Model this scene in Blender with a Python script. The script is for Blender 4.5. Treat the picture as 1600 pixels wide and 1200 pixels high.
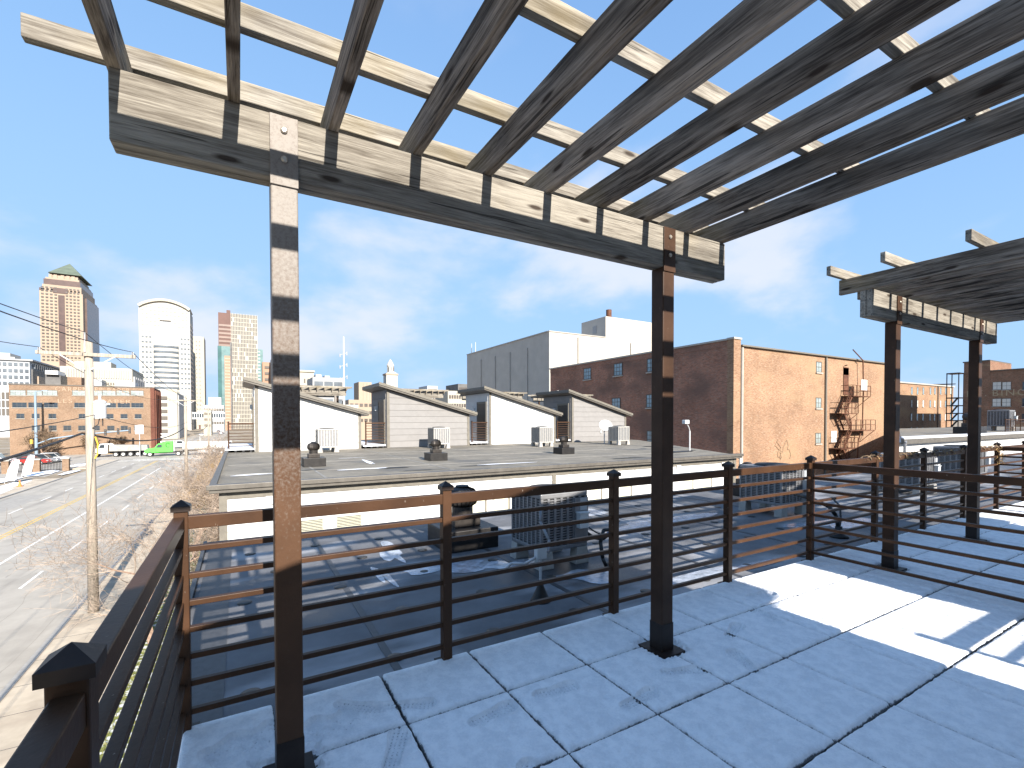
import bpy, bmesh, math, random
from mathutils import Vector, Matrix, noise as mnoise
random.seed(7)
for o in list(bpy.data.objects): bpy.data.objects.remove(o)
sc = bpy.context.scene
COL = sc.collection
rad = math.radians
# ------------------------------------------------------------------ camera
EYE = 1.5141; FPX = 737.814; CYP = 670.476
_a, _b, _c = rad(59.962), rad(-1.082), rad(-0.12)
CF = Vector((math.cos(_a)*math.cos(_b), math.sin(_a)*math.cos(_b), math.sin(_b)))
_R = Vector((math.sin(_a), -math.cos(_a), 0)); _U = _R.cross(CF)
CR = _R*math.cos(_c)+_U*math.sin(_c); CU = -_R*math.sin(_c)+_U*math.cos(_c)
cam = bpy.data.cameras.new('camera'); camo = bpy.data.objects.new('camera', cam); COL.objects.link(camo)
m = Matrix.Identity(4)
for i in range(3):
    m[i][0], m[i][1], m[i][2] = CR[i], CU[i], -CF[i]
m[2][3] = EYE
camo.matrix_world = m
cam.sensor_fit = 'HORIZONTAL'; cam.sensor_width = 36; cam.lens = 36*FPX/1600
cam.shift_y = (CYP-600)/1600; cam.clip_start = .03; cam.clip_end = 6000
sc.camera = camo
# ------------------------------------------------------------------ sky + sun
EXPO = 2.52; SKYS = .15; SKYG = SKYS*2**EXPO
SUN_EL = rad(27.6); SDX = -.036            # light travels along +Y, a little towards -X
w = bpy.data.worlds.new('World'); sc.world = w; w.use_nodes = True
nt = w.node_tree; N = nt.nodes; L = nt.links
bg = N['Background']; bg.inputs[1].default_value = SKYS
sky = N.new('ShaderNodeTexSky'); sky.sky_type = 'NISHITA'; sky.sun_disc = False
sky.sun_elevation = SUN_EL; sky.sun_rotation = rad(180)+SDX; sky.air_density = .65; sky.dust_density = .15; sky.ozone_density = 5.0; sky.altitude = 300
tc = N.new('ShaderNodeTexCoord')
mp = N.new('ShaderNodeMapping'); mp.inputs['Scale'].default_value = (1, 1, 2.0); mp.inputs['Location'].default_value = (3.35, 1.9, .38)
L.new(tc.outputs['Generated'], mp.inputs[0])
n1 = N.new('ShaderNodeTexNoise'); n1.inputs['Scale'].default_value = 2.4; n1.inputs['Detail'].default_value = 8; n1.inputs['Roughness'].default_value = .52; n1.inputs['Distortion'].default_value = .15
L.new(mp.outputs[0], n1.inputs['Vector'])
rp = N.new('ShaderNodeValToRGB'); rp.color_ramp.elements[0].position = .49; rp.color_ramp.elements[1].position = .68; rp.color_ramp.interpolation = 'EASE'
L.new(n1.outputs[0], rp.inputs[0])
sp = N.new('ShaderNodeSeparateXYZ'); L.new(tc.outputs['Generated'], sp.inputs[0])
er = N.new('ShaderNodeValToRGB'); er.color_ramp.elements[0].position = .0; er.color_ramp.elements[0].color = (.55,)*3+(1,)
er.color_ramp.elements[1].position = .62; er.color_ramp.elements[1].color = (.12,)*3+(1,)
e2 = er.color_ramp.elements.new(.12); e2.color = (.85,)*3+(1,)
e3 = er.color_ramp.elements.new(.36); e3.color = (.75,)*3+(1,)
L.new(sp.outputs[2], er.inputs[0])
mu = N.new('ShaderNodeMath'); mu.operation = 'MULTIPLY'; L.new(rp.outputs[0], mu.inputs[0]); L.new(er.outputs[0], mu.inputs[1])
mx = N.new('ShaderNodeMix'); mx.data_type = 'RGBA'; L.new(mu.outputs[0], mx.inputs[0]); mx.inputs[7].default_value = tuple(c/SKYG for c in (.90, .93, 1.05))+(1,)
# the sky's glow is rolled off evenly per channel, as the photograph's exposure does
sr = N.new('ShaderNodeSeparateColor'); cr = N.new('ShaderNodeCombineColor'); L.new(sky.outputs[0], sr.inputs[0])
for i, kk in enumerate((.47, .745, 1.12)):
    K = kk/SKYG
    a1 = N.new('ShaderNodeMath'); a1.operation = 'DIVIDE'; a1.inputs[1].default_value = K; L.new(sr.outputs[i], a1.inputs[0])
    a2 = N.new('ShaderNodeMath'); a2.operation = 'POWER'; a2.inputs[1].default_value = 1.9; L.new(a1.outputs[0], a2.inputs[0])
    a3 = N.new('ShaderNodeMath'); a3.operation = 'ADD'; a3.inputs[1].default_value = 1; L.new(a2.outputs[0], a3.inputs[0])
    a4 = N.new('ShaderNodeMath'); a4.operation = 'POWER'; a4.inputs[1].default_value = 1/1.9; L.new(a3.outputs[0], a4.inputs[0])
    a5 = N.new('ShaderNodeMath'); a5.operation = 'DIVIDE'; L.new(sr.outputs[i], a5.inputs[0]); L.new(a4.outputs[0], a5.inputs[1]); L.new(a5.outputs[0], cr.inputs[i])
L.new(cr.outputs[0], mx.inputs[6])
L.new(mx.outputs[2], bg.inputs[0])
sl = bpy.data.lights.new('sun', 'SUN'); sl.energy = 2.0; sl.angle = rad(.5); sl.color = (1, .935, .845)
so = bpy.data.objects.new('sun', sl); COL.objects.link(so)
sd = Vector((SDX, 1, -math.tan(SUN_EL)))
so.rotation_euler = sd.to_track_quat('-Z', 'Y').to_euler(); so.location = (0, -20, 30)
sc.view_settings.view_transform = 'Standard'; sc.view_settings.look = 'None'; sc.view_settings.gamma = 1
sc.view_settings.exposure = EXPO
sc.render.engine = 'CYCLES'
try:
    sc.cycles.max_bounces = 6; sc.cycles.caustics_reflective = False; sc.cycles.caustics_refractive = False
except Exception: pass

# where a sight line of the survey meets a wall plane (Y) or a level (z): used to read real positions
def ray(u, v): return CF+CR*((u-800)/FPX)+CU*((CYP-v)/FPX)
def fx(u, Y, v=656): d = ray(u, v); return d.x*Y/d.y
def fz(u, v, Y): d = ray(u, v); return EYE+d.z*Y/d.y
def onz(u, v, z): d = ray(u, v); t = (z-EYE)/d.z; return (d.x*t, d.y*t)
def fy(u, X): d = ray(u, 656); return d.y*X/d.x
def fzx(u, v, X): d = ray(u, v); return EYE+d.z*X/d.x

# ------------------------------------------------------------------ mesh helpers
class MB:
    def __init__(s): s.v = []; s.f = []
    def quad(s, a, b, c, d):
        n = len(s.v); s.v += [a, b, c, d]; s.f.append((n, n+1, n+2, n+3)); return s
    def box(s, x0, x1, y0, y1, z0, z1):
        n = len(s.v)
        s.v += [(x0,y0,z0),(x1,y0,z0),(x1,y1,z0),(x0,y1,z0),(x0,y0,z1),(x1,y0,z1),(x1,y1,z1),(x0,y1,z1)]
        s.f += [(n,n+3,n+2,n+1),(n+4,n+5,n+6,n+7),(n,n+1,n+5,n+4),(n+1,n+2,n+6,n+5),(n+2,n+3,n+7,n+6),(n+3,n,n+4,n+7)]
        return s
    def prism(s, pts, axis, a, b):          # 2-D polygon (ccw) swept along an axis from a to b
        n = len(s.v); k = len(pts)
        def P(p, t): return (t, p[0], p[1]) if axis == 'x' else ((p[0], t, p[1]) if axis == 'y' else (p[0], p[1], t))
        s.v += [P(p, a) for p in pts]+[P(p, b) for p in pts]
        s.f.append(tuple(range(n, n+k))); s.f.append(tuple(range(n+2*k-1, n+k-1, -1)))
        for i in range(k):
            j = (i+1) % k; s.f.append((n+j, n+i, n+k+i, n+k+j))
        return s
    def cyl(s, p0, p1, r0, r1=None, n=8, cap=True):
        if r1 is None: r1 = r0
        p0 = Vector(p0); p1 = Vector(p1); d = (p1-p0)
        if d.length < 1e-6: return s
        d.normalize(); a = d.orthogonal().normalized(); b = d.cross(a); k = len(s.v)
        for i in range(n):
            t = 2*math.pi*i/n; q = a*math.cos(t)+b*math.sin(t)
            s.v.append(tuple(p0+q*r0)); s.v.append(tuple(p1+q*r1))
        for i in range(n):
            j = (i+1) % n; s.f.append((k+2*i, k+2*j, k+2*j+1, k+2*i+1))
        if cap:
            s.f.append(tuple(k+2*i for i in range(n-1, -1, -1))); s.f.append(tuple(k+2*i+1 for i in range(n)))
        return s
    def tube(s, pts, r, n=6):
        for a, b in zip(pts, pts[1:]): s.cyl(a, b, r, r, n, True)
        return s
    def lathe(s, prof, n=16, c=(0,0,0)):
        k = len(s.v); m_ = len(prof)
        for r, z in prof:
            for i in range(n):
                t = 2*math.pi*i/n; s.v.append((c[0]+r*math.cos(t), c[1]+r*math.sin(t), c[2]+z))
        for q in range(m_-1):
            for i in range(n):
                j = (i+1) % n; s.f.append((k+q*n+i, k+q*n+j, k+(q+1)*n+j, k+(q+1)*n+i))
        s.f.append(tuple(k+i for i in range(n-1, -1, -1))); s.f.append(tuple(k+(m_-1)*n+i for i in range(n)))
        return s
    def bar(s, p0, p1, w_, h):              # square bar between two points
        p0 = Vector(p0); p1 = Vector(p1); d = (p1-p0).normalized()
        up = Vector((0,0,1)) if abs(d.z) < .95 else Vector((0,1,0))
        a = d.cross(up).normalized()*(w_/2); b = a.cross(d).normalized()*(h/2); n = len(s.v)
        for p in (p0, p1):
            for q in (-a-b, a-b, a+b, -a+b): s.v.append(tuple(p+q))
        s.f += [(n,n+3,n+2,n+1),(n+4,n+5,n+6,n+7)]+[(n+i, n+(i+1) % 4, n+4+(i+1) % 4, n+4+i) for i in range(4)]
        return s
    def mesh(s, name, mat, smooth=False):
        me = bpy.data.meshes.new(name); me.from_pydata(s.v, [], s.f)
        if mat: me.materials.append(mat)
        if smooth: me.polygons.foreach_set('use_smooth', [True]*len(me.polygons))
        me.validate(); me.update(); return me
    def build(s, name, mat, parent=None, loc=None, bevel=0, smooth=False, kind=None):
        bm = None
        me = s.mesh(name, mat, smooth)
        b = bmesh.new(); b.from_mesh(me); bmesh.ops.recalc_face_normals(b, faces=b.faces); b.to_mesh(me); b.free()
        return put(name, me, parent, loc, bevel, kind)
def put(name, me, parent=None, loc=None, bevel=0, kind=None):
    o = bpy.data.objects.new(name, me); COL.objects.link(o)
    if parent: o.parent = parent
    if loc: o.location = loc
    if bevel:
        md = o.modifiers.new('bevel', 'BEVEL'); md.width = bevel; md.segments = 2; md.limit_method = 'ANGLE'
    if kind: o['kind'] = kind
    return o
def tag(o, label, cat, group=None):
    o['label'] = label; o['category'] = cat
    if group: o['group'] = group
    return o
def thing(name, label, cat, loc=(0,0,0), group=None, rz=0):
    o = bpy.data.objects.new(name, None); COL.objects.link(o); o.location = loc; o.rotation_euler = (0,0,rz); o.empty_display_size = .2
    return tag(o, label, cat, group)
def dup(root, loc, label, group=None, rz=None, scale=None):
    def cp(o, par):
        c = o.copy(); COL.objects.link(c); c.parent = par
        for ch in o.children: cp(ch, c)
        return c
    r = cp(root, None); r.location = loc; r['label'] = label
    if group: r['group'] = group
    if rz is not None: r.rotation_euler = (0,0,rz)
    if scale: r.scale = scale
    return r
def structure(o): o['kind'] = 'structure'; return o

# ------------------------------------------------------------------ materials
def mat(name, col, rough=.7, metal=0, var=.12, scale=6, bump=0, bscale=40, stretch=None, spec=.4, rnd=0, col2=None, thr=(.35,.65), detail=6):
    """a base colour broken up by noise (two tones), with relief; optional grain direction (stretch) and per-object variation"""
    mm = bpy.data.materials.new(name); mm.use_nodes = True; t = mm.node_tree; n = t.nodes; l = t.links
    b = n['Principled BSDF']; b.inputs['Roughness'].default_value = rough; b.inputs['Metallic'].default_value = metal
    b.inputs['Specular IOR Level'].default_value = spec
    tcn = n.new('ShaderNodeTexCoord'); mpn = n.new('ShaderNodeMapping'); l.new(tcn.outputs['Object'], mpn.inputs[0])
    if stretch: mpn.inputs['Scale'].default_value = stretch
    if rnd:
        oi = n.new('ShaderNodeObjectInfo'); vm = n.new('ShaderNodeVectorMath'); vm.operation = 'SCALE'
        cx = n.new('ShaderNodeCombineXYZ'); l.new(oi.outputs['Random'], cx.inputs[0]); l.new(oi.outputs['Random'], cx.inputs[1]); l.new(oi.outputs['Random'], cx.inputs[2])
        l.new(cx.outputs[0], vm.inputs[0]); vm.inputs['Scale'].default_value = 37; l.new(vm.outputs[0], mpn.inputs['Location'])
    nz = n.new('ShaderNodeTexNoise'); nz.inputs['Scale'].default_value = scale; nz.inputs['Detail'].default_value = detail; nz.inputs['Roughness'].default_value = .6
    l.new(mpn.outputs[0], nz.inputs['Vector'])
    r = n.new('ShaderNodeValToRGB'); r.color_ramp.elements[0].position = thr[0]; r.color_ramp.elements[1].position = thr[1]
    c2 = col2 or tuple(min(1, c*(1+var)) for c in col); c1 = col if col2 else tuple(c*(1-var) for c in col)
    r.color_ramp.elements[0].color = (*c1, 1); r.color_ramp.elements[1].color = (*c2, 1)
    l.new(nz.outputs[0], r.inputs[0]); out = r.outputs[0]
    if rnd:
        hs = n.new('ShaderNodeHueSaturation'); mr = n.new('ShaderNodeMapRange'); mr.inputs[3].default_value = 1-rnd; mr.inputs[4].default_value = 1+rnd
        l.new(oi.outputs['Random'], mr.inputs[0]); l.new(mr.outputs[0], hs.inputs['Value']); l.new(out, hs.inputs['Color']); out = hs.outputs[0]
    l.new(out, b.inputs['Base Color'])
    if bump:
        bz = n.new('ShaderNodeTexNoise'); bz.inputs['Scale'].default_value = bscale; bz.inputs['Detail'].default_value = 5
        l.new(mpn.outputs[0], bz.inputs['Vector'])
        bn = n.new('ShaderNodeBump'); bn.inputs['Strength'].default_value = bump; bn.inputs['Distance'].default_value = .01
        l.new(bz.outputs[0], bn.inputs['Height']); l.new(bn.outputs[0], b.inputs['Normal'])
    mm['out'] = 0
    return mm
def overlay(mm, col, scale, lo, hi, stretch=(1,1,1), rough=None, detail=5, loc=(0,0,0), fac=1.0):
    """lays patches of a second colour (stains, lichen, rust, frost) over a material"""
    t = mm.node_tree; n = t.nodes; l = t.links; b = n['Principled BSDF']; src = b.inputs['Base Color'].links[0].from_socket
    tcn = n.new('ShaderNodeTexCoord'); mpn = n.new('ShaderNodeMapping'); mpn.inputs['Scale'].default_value = stretch; mpn.inputs['Location'].default_value = loc
    l.new(tcn.outputs['Object'], mpn.inputs[0])
    nz = n.new('ShaderNodeTexNoise'); nz.inputs['Scale'].default_value = scale; nz.inputs['Detail'].default_value = detail; l.new(mpn.outputs[0], nz.inputs['Vector'])
    mr = n.new('ShaderNodeMapRange'); mr.inputs[1].default_value = lo; mr.inputs[2].default_value = hi; mr.inputs[4].default_value = fac; l.new(nz.outputs[0], mr.inputs[0])
    mxn = n.new('ShaderNodeMix'); mxn.data_type = 'RGBA'; l.new(mr.outputs[0], mxn.inputs[0]); l.new(src, mxn.inputs[6]); mxn.inputs[7].default_value = (*col, 1)
    l.new(mxn.outputs[2], b.inputs['Base Color'])
    if rough is not None:
        m2 = n.new('ShaderNodeMapRange'); m2.inputs[1].default_value = 0; m2.inputs[2].default_value = 1
        m2.inputs[3].default_value = b.inputs['Roughness'].default_value; m2.inputs[4].default_value = rough
        l.new(mr.outputs[0], m2.inputs[0]); l.new(m2.outputs[0], b.inputs['Roughness'])
    return mm
def wood(name, ax, dark, light, yellow):
    """weathered softwood: long fine grain, broad tone drift, stains and knots"""
    mm = bpy.data.materials.new(name); mm.use_nodes = True; t = mm.node_tree; n = t.nodes; l = t.links; b = n['Principled BSDF']
    b.inputs['Roughness'].default_value = .88; b.inputs['Specular IOR Level'].default_value = .12
    tcn = n.new('ShaderNodeTexCoord'); oi = n.new('ShaderNodeObjectInfo'); sc1 = n.new('ShaderNodeMath'); sc1.operation = 'MULTIPLY'; sc1.inputs[1].default_value = 31; l.new(oi.outputs['Random'], sc1.inputs[0])
    ofs = n.new('ShaderNodeVectorMath'); l.new(tcn.outputs['Object'], ofs.inputs[0]); l.new(sc1.outputs[0], ofs.inputs[1])
    def nz(a, c, det, dist=0):
        mpn = n.new('ShaderNodeMapping'); mpn.inputs['Scale'].default_value = (a, c, c) if ax == 'x' else (c, a, c); l.new(ofs.outputs[0], mpn.inputs[0])
        q = n.new('ShaderNodeTexNoise'); q.inputs['Scale'].default_value = 1; q.inputs['Detail'].default_value = det; q.inputs['Roughness'].default_value = .65; q.inputs['Distortion'].default_value = dist; l.new(mpn.outputs[0], q.inputs['Vector']); return q.outputs[0]
    def mad(x, k, y):
        q = n.new('ShaderNodeMath'); q.operation = 'MULTIPLY_ADD'; l.new(x, q.inputs[0]); q.inputs[1].default_value = k
        if isinstance(y, float): q.inputs[2].default_value = y
        else: l.new(y, q.inputs[2])
        return q.outputs[0]
    fine = nz(7, 150, 4, .3); mid = nz(1.6, 34, 6, .8); broad = nz(.9, 4, 4)
    f = mad(fine, .55, mad(mid, .75, mad(broad, .55, -.42)))
    r = n.new('ShaderNodeValToRGB'); r.color_ramp.elements[0].position = .34; r.color_ramp.elements[1].position = .66; r.color_ramp.elements[0].color = (*dark,1); r.color_ramp.elements[1].color = (*light,1); l.new(f, r.inputs[0])
    hs = n.new('ShaderNodeHueSaturation'); mr = n.new('ShaderNodeMapRange'); mr.inputs[3].default_value = .8; mr.inputs[4].default_value = 1.18; l.new(oi.outputs['Random'], mr.inputs[0]); l.new(mr.outputs[0], hs.inputs['Value']); l.new(r.outputs[0], hs.inputs['Color']); l.new(hs.outputs[0], b.inputs['Base Color'])
    bn = n.new('ShaderNodeBump'); bn.inputs['Strength'].default_value = .8; bn.inputs['Distance'].default_value = .004; l.new(mad(fine, .6, mid), bn.inputs['Height']); l.new(bn.outputs[0], b.inputs['Normal'])
    overlay(mm, tuple(c*.45 for c in dark), 1.6, .57, .72, {'x': (.6,5,5), 'y': (5,.6,5)}[ax], fac=.6, detail=7)
    overlay(mm, (.42,.31,.11), 1.2, .56, .72, (1,1,1), loc=(4.3,2,0), fac=yellow)
    overlay(mm, tuple(c*.3 for c in dark), 1.0, .635, .66, {'x': (1.3,55,55), 'y': (55,1.3,55)}[ax], fac=.8, detail=3, loc=(2,5,9))
    src = b.inputs['Base Color'].links[0].from_socket      # knots
    sx_ = n.new('ShaderNodeSeparateXYZ'); l.new(ofs.outputs[0], sx_.inputs[0]); ca = n.new('ShaderNodeCombineXYZ')
    l.new(mad(sx_.outputs[0 if ax == 'x' else 1], 1.25, .0), ca.inputs[0]); l.new(mad(sx_.outputs[2], 4.6, .0), ca.inputs[1])
    vo = n.new('ShaderNodeTexVoronoi'); vo.voronoi_dimensions = '2D'; vo.inputs['Scale'].default_value = 1.0; l.new(ca.outputs[0], vo.inputs['Vector'])
    m2 = n.new('ShaderNodeMapRange'); m2.inputs[1].default_value = .075; m2.inputs[2].default_value = .035; m2.inputs[4].default_value = .9; l.new(vo.outputs['Distance'], m2.inputs[0])
    mxn = n.new('ShaderNodeMix'); mxn.data_type = 'RGBA'; l.new(m2.outputs[0], mxn.inputs[0]); l.new(src, mxn.inputs[6]); mxn.inputs[7].default_value = (.03,.02,.014,1); l.new(mxn.outputs[2], b.inputs['Base Color'])
    return mm
def brick(name, c1, c2, mortar, sc_=1, rowh=.075, blotch=None, bl=(.5,.62)):
    mm = bpy.data.materials.new(name); mm.use_nodes = True; t = mm.node_tree; n = t.nodes; l = t.links; b = n['Principled BSDF']
    b.inputs['Roughness'].default_value = .9; b.inputs['Specular IOR Level'].default_value = .1
    tcn = n.new('ShaderNodeTexCoord'); s = n.new('ShaderNodeSeparateXYZ'); l.new(tcn.outputs['Object'], s.inputs[0])
    ad = n.new('ShaderNodeMath'); l.new(s.outputs[0], ad.inputs[0]); l.new(s.outputs[1], ad.inputs[1])
    cx = n.new('ShaderNodeCombineXYZ'); l.new(ad.outputs[0], cx.inputs[0]); l.new(s.outputs[2], cx.inputs[1])
    bt = n.new('ShaderNodeTexBrick'); l.new(cx.outputs[0], bt.inputs['Vector']); bt.inputs['Scale'].default_value = sc_
    bt.inputs['Brick Width'].default_value = rowh*3; bt.inputs['Row Height'].default_value = rowh; bt.inputs['Mortar Size'].default_value = .009
    bt.inputs['Color1'].default_value = (*c1,1); bt.inputs['Color2'].default_value = (*c2,1); bt.inputs['Mortar'].default_value = (*mortar,1); bt.inputs['Bias'].default_value = .1
    nz = n.new('ShaderNodeTexNoise'); nz.inputs['Scale'].default_value = .35; nz.inputs['Detail'].default_value = 8; nz.inputs['Roughness'].default_value = .7; l.new(tcn.outputs['Object'], nz.inputs['Vector'])
    mr = n.new('ShaderNodeMapRange'); mr.inputs[1].default_value = .3; mr.inputs[2].default_value = .7; mr.inputs[3].default_value = .72; mr.inputs[4].default_value = 1.2; l.new(nz.outputs[0], mr.inputs[0])
    hs = n.new('ShaderNodeHueSaturation'); l.new(mr.outputs[0], hs.inputs['Value']); l.new(bt.outputs[0], hs.inputs['Color']); l.new(hs.outputs[0], b.inputs['Base Color'])
    overlay(mm, tuple(c*.55 for c in c2), 3.2, .50, .70, (1,1,4), fac=.6, detail=9)
    overlay(mm, tuple(min(1,c*1.25) for c in mortar), 2.6, .52, .72, (1,1,5), fac=.5, detail=9, loc=(3,7,1))
    if blotch: overlay(mm, blotch, .22, bl[0], bl[1], (1,1,2.2), fac=.8, detail=8)
    return mm
def glass(name, col=(.03,.04,.05), rough=.06):
    return mat(name, col, rough, 0, .3, .8, spec=.9)

M = {}
M['woodx'] = wood('weathered_wood_x', 'x', (.125,.108,.088), (.355,.325,.275), .2); M['woody'] = wood('weathered_wood_y', 'y', (.06,.048,.039), (.33,.28,.23), .2)
M['brown'] = mat('brown_painted_steel', (.056,.027,.0135), .46, .0, .22, 3, bump=.08, bscale=60, spec=.18, rnd=.1)
overlay(M['brown'], (.035,.017,.009), 5, .5, .75, (1,1,1), rough=.6, fac=.6)
overlay(M['brown'], (.42,.36,.30), 55, .70, .76, (1,1,.5), rough=.8, fac=.6)
M['postpaint'] = mat('scuffed_post_paint', (.075,.038,.02), .5, 0, .2, 3, bump=.1, bscale=70, spec=.18)
def _fade():
    mm = M['postpaint']; t = mm.node_tree; n = t.nodes; l = t.links; b = n['Principled BSDF']; src = b.inputs['Base Color'].links[0].from_socket
    tcn = n.new('ShaderNodeTexCoord'); s = n.new('ShaderNodeSeparateXYZ'); l.new(tcn.outputs['Object'], s.inputs[0])
    nz = n.new('ShaderNodeTexNoise'); nz.inputs['Scale'].default_value = 70; nz.inputs['Detail'].default_value = 6; nz.inputs['Roughness'].default_value = .7; l.new(tcn.outputs['Object'], nz.inputs['Vector'])
    h = n.new('ShaderNodeMapRange'); h.inputs[1].default_value = .9; h.inputs[2].default_value = 2.3; h.inputs[3].default_value = .0; h.inputs[4].default_value = .62; l.new(s.outputs[2], h.inputs[0])
    a = n.new('ShaderNodeMath'); l.new(nz.outputs[0], a.inputs[0]); l.new(h.outputs[0], a.inputs[1])
    r = n.new('ShaderNodeMapRange'); r.inputs[1].default_value = .62; r.inputs[2].default_value = 1.15; r.inputs[4].default_value = .8; l.new(a.outputs[0], r.inputs[0])
    mxn = n.new('ShaderNodeMix'); mxn.data_type = 'RGBA'; l.new(r.outputs[0], mxn.inputs[0]); l.new(src, mxn.inputs[6]); mxn.inputs[7].default_value = (.26,.24,.215,1)
    l.new(mxn.outputs[2], b.inputs['Base Color'])
_fade()
M['steelbrown'] = mat('brown_post_paint', (.052,.028,.017), .48, 0, .25, 4, bump=.08, bscale=60, spec=.16)
overlay(M['steelbrown'], (.33,.27,.22), 60, .70, .78, (1,1,.4), rough=.8, fac=.5)
M['cap'] = mat('dark_post_cap', (.026,.017,.013), .45, 0, .3, 8, bump=.1, spec=.25)
M['bolt'] = mat('galvanised_bolt', (.45,.40,.33), .4, .7, .2, 20)
M['paver'] = mat('concrete_paver', (.10,.10,.098), .95, 0, .3, 30, bump=.8, bscale=220)
M['deck'] = mat('deck_underlay', (.035,.035,.036), .9, 0, .3, 10)
M['white'] = mat('white_fibre_cement', (.62,.61,.59), .7, 0, .03, 3, bump=.05, bscale=80, rnd=.03)
M['grey'] = mat('grey_fibre_cement', (.215,.205,.197), .7, 0, .05, 3, bump=.05, bscale=80, rnd=.04)
M['trim'] = mat('taupe_trim', (.15,.135,.11), .6, 0, .12, 8, bump=.05)
M['roofmetal'] = mat('dark_roof_edge', (.12,.108,.092), .45, .2, .15, 5)
M['darkdoor'] = mat('dark_door', (.03,.028,.027), .4, 0, .2, 5)
M['membrane'] = mat('grey_roof_membrane', (.20,.178,.142), .85, 0, .2, 1.2, bump=.3, bscale=120, detail=9)
overlay(M['membrane'], (.10,.092,.08), .55, .53, .66, (1,1,1), rough=.5, fac=.7)
overlay(M['membrane'], (.12,.11,.095), 6, .5, .7, fac=.5)
overlay(M['membrane'], (.31,.285,.24), .9, .60, .72, (.4,1.4,1), fac=.5, loc=(3,1,0))
M['nearroof'] = mat('weathered_dark_roof', (.125,.125,.13), .75, 0, .2, 2.2, bump=.5, bscale=160, detail=9)
overlay(M['nearroof'], (.04,.042,.046), .62, .50, .62, (1,1.3,1), rough=.28, fac=.8, loc=(1.3,.4,0))
overlay(M['nearroof'], (.34,.34,.35), .8, .53, .64, (.7,1.5,1), fac=.75, loc=(7,3,0))
M['patch'] = mat('roof_stain', (.05,.05,.052), .5, 0, .2, 20)
M['ice'] = mat('thin_ice', (.34,.37,.42), .15, 0, .35, 9, bump=.6, bscale=30, spec=.7)
M['seam'] = mat('pale_seam', (.24,.225,.20), .8, 0, .15, 6)
M['tar'] = mat('dark_patch_tar', (.035,.033,.03), .5, 0, .2, 5)
M['acmetal'] = mat('condenser_louvre', (.20,.20,.205), .45, .3, .1, 10)
M['aclight'] = mat('condenser_light', (.42,.40,.36), .45, .2, .08, 10)
M['acdark'] = mat('condenser_coil', (.025,.026,.028), .7, 0, .3, 60)
M['black'] = mat('black_metal', (.022,.02,.019), .45, .3, .3, 10)
M['ribbed'] = mat('turbine_metal', (.05,.043,.038), .4, .5, .25, 12)
M['concrete'] = mat('concrete', (.36,.34,.31), .9, 0, .12, 8, bump=.2)
M['plastic'] = mat('pale_plastic', (.52,.54,.54), .45, 0, .05, 5)
M['blue'] = mat('blue_plastic', (.05,.14,.42), .4, 0, .1, 5)
M['hose'] = mat('black_hose', (.02,.02,.02), .5, 0, .2, 5)
M['cream'] = mat('cream_panel', (.62,.60,.46), .7, 0, .05, 5)
M['asphalt'] = mat('asphalt', (.37,.335,.285), .9, 0, .12, .6, bump=.2, bscale=60, detail=10)
overlay(M['asphalt'], (.22,.20,.175), .25, .52, .64, (3,.25,1), fac=.7)
overlay(M['asphalt'], (.36,.33,.29), .16, .55, .7, (2.5,.3,1), fac=.5, loc=(5,2,0))
M['deckpatch'] = mat('asphalt_patch', (.28,.255,.22), .9, 0, .12, 2, bump=.2, bscale=60)
M['asphalt2'] = mat('asphalt_newer', (.325,.30,.265), .9, 0, .12, 2, bump=.2, bscale=60)
M['walk'] = mat('sandy_concrete', (.47,.395,.30), .9, 0, .12, 1.5, bump=.2, bscale=50, detail=9)
overlay(M['walk'], (.30,.24,.18), .6, .52, .66, fac=.6)
M['ground'] = mat('winter_ground', (.26,.205,.14), .95, 0, .25, .35, bump=.3, bscale=20, detail=10)
overlay(M['ground'], (.55,.53,.50), .12, .56, .66, fac=.6)
M['turf'] = mat('snowy_turf', (.16,.17,.045), .95, 0, .35, 9, bump=.6, bscale=60, detail=9)
overlay(M['turf'], (.66,.66,.66), 5, .5, .6, fac=.8)
M['snowpatch'] = mat('snow_patch', (.78,.79,.82), .8, 0, .06, 5, bump=.3, bscale=30)
M['paintw'] = mat('white_road_paint', (.70,.68,.64), .8, 0, .12, 3)
M['painty'] = mat('yellow_road_paint', (.60,.40,.09), .8, 0, .15, 3)
M['pole'] = mat('weathered_pole', (.34,.29,.235), .9, 0, .25, 1.5, bump=.4, bscale=6, stretch=(14,14,1), detail=8)
M['zinc'] = mat('grey_transformer', (.50,.50,.50), .5, 0, .06, 6)
M['wire'] = mat('black_cable', (.025,.025,.027), .6, 0, .1, 3)
M['bark'] = mat('pale_bark', (.25,.17,.125), .9, 0, .25, 12)
M['twig'] = mat('reddish_twig', (.34,.265,.205), .9, 0, .2, 3)
M['bark2'] = mat('brown_bark', (.20,.14,.09), .9, 0, .25, 12)
M['straw'] = mat('dry_grass', (.40,.26,.11), .95, 0, .35, 4)
M['shrubgreen'] = mat('olive_shrub', (.20,.19,.06), .95, 0, .35, 6)
M['brickred'] = brick('red_brown_brick', (.42,.165,.098), (.27,.125,.085), (.30,.23,.18), blotch=(.15,.095,.075), bl=(.46,.66))
M['bricktan'] = brick('orange_tan_brick', (.315,.175,.10), (.225,.115,.067), (.33,.26,.19), blotch=(.32,.215,.13), bl=(.46,.7))
M['brickcarp'] = brick('tan_brick', (.255,.165,.105), (.205,.125,.08), (.28,.22,.165), rowh=.09)
M['brickdeep'] = brick('deep_red_brick', (.145,.05,.035), (.11,.04,.028), (.16,.09,.065))
M['brickold'] = brick('old_brown_brick', (.27,.115,.07), (.15,.08,.055), (.28,.21,.15), blotch=(.33,.26,.15), bl=(.62,.75))
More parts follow.
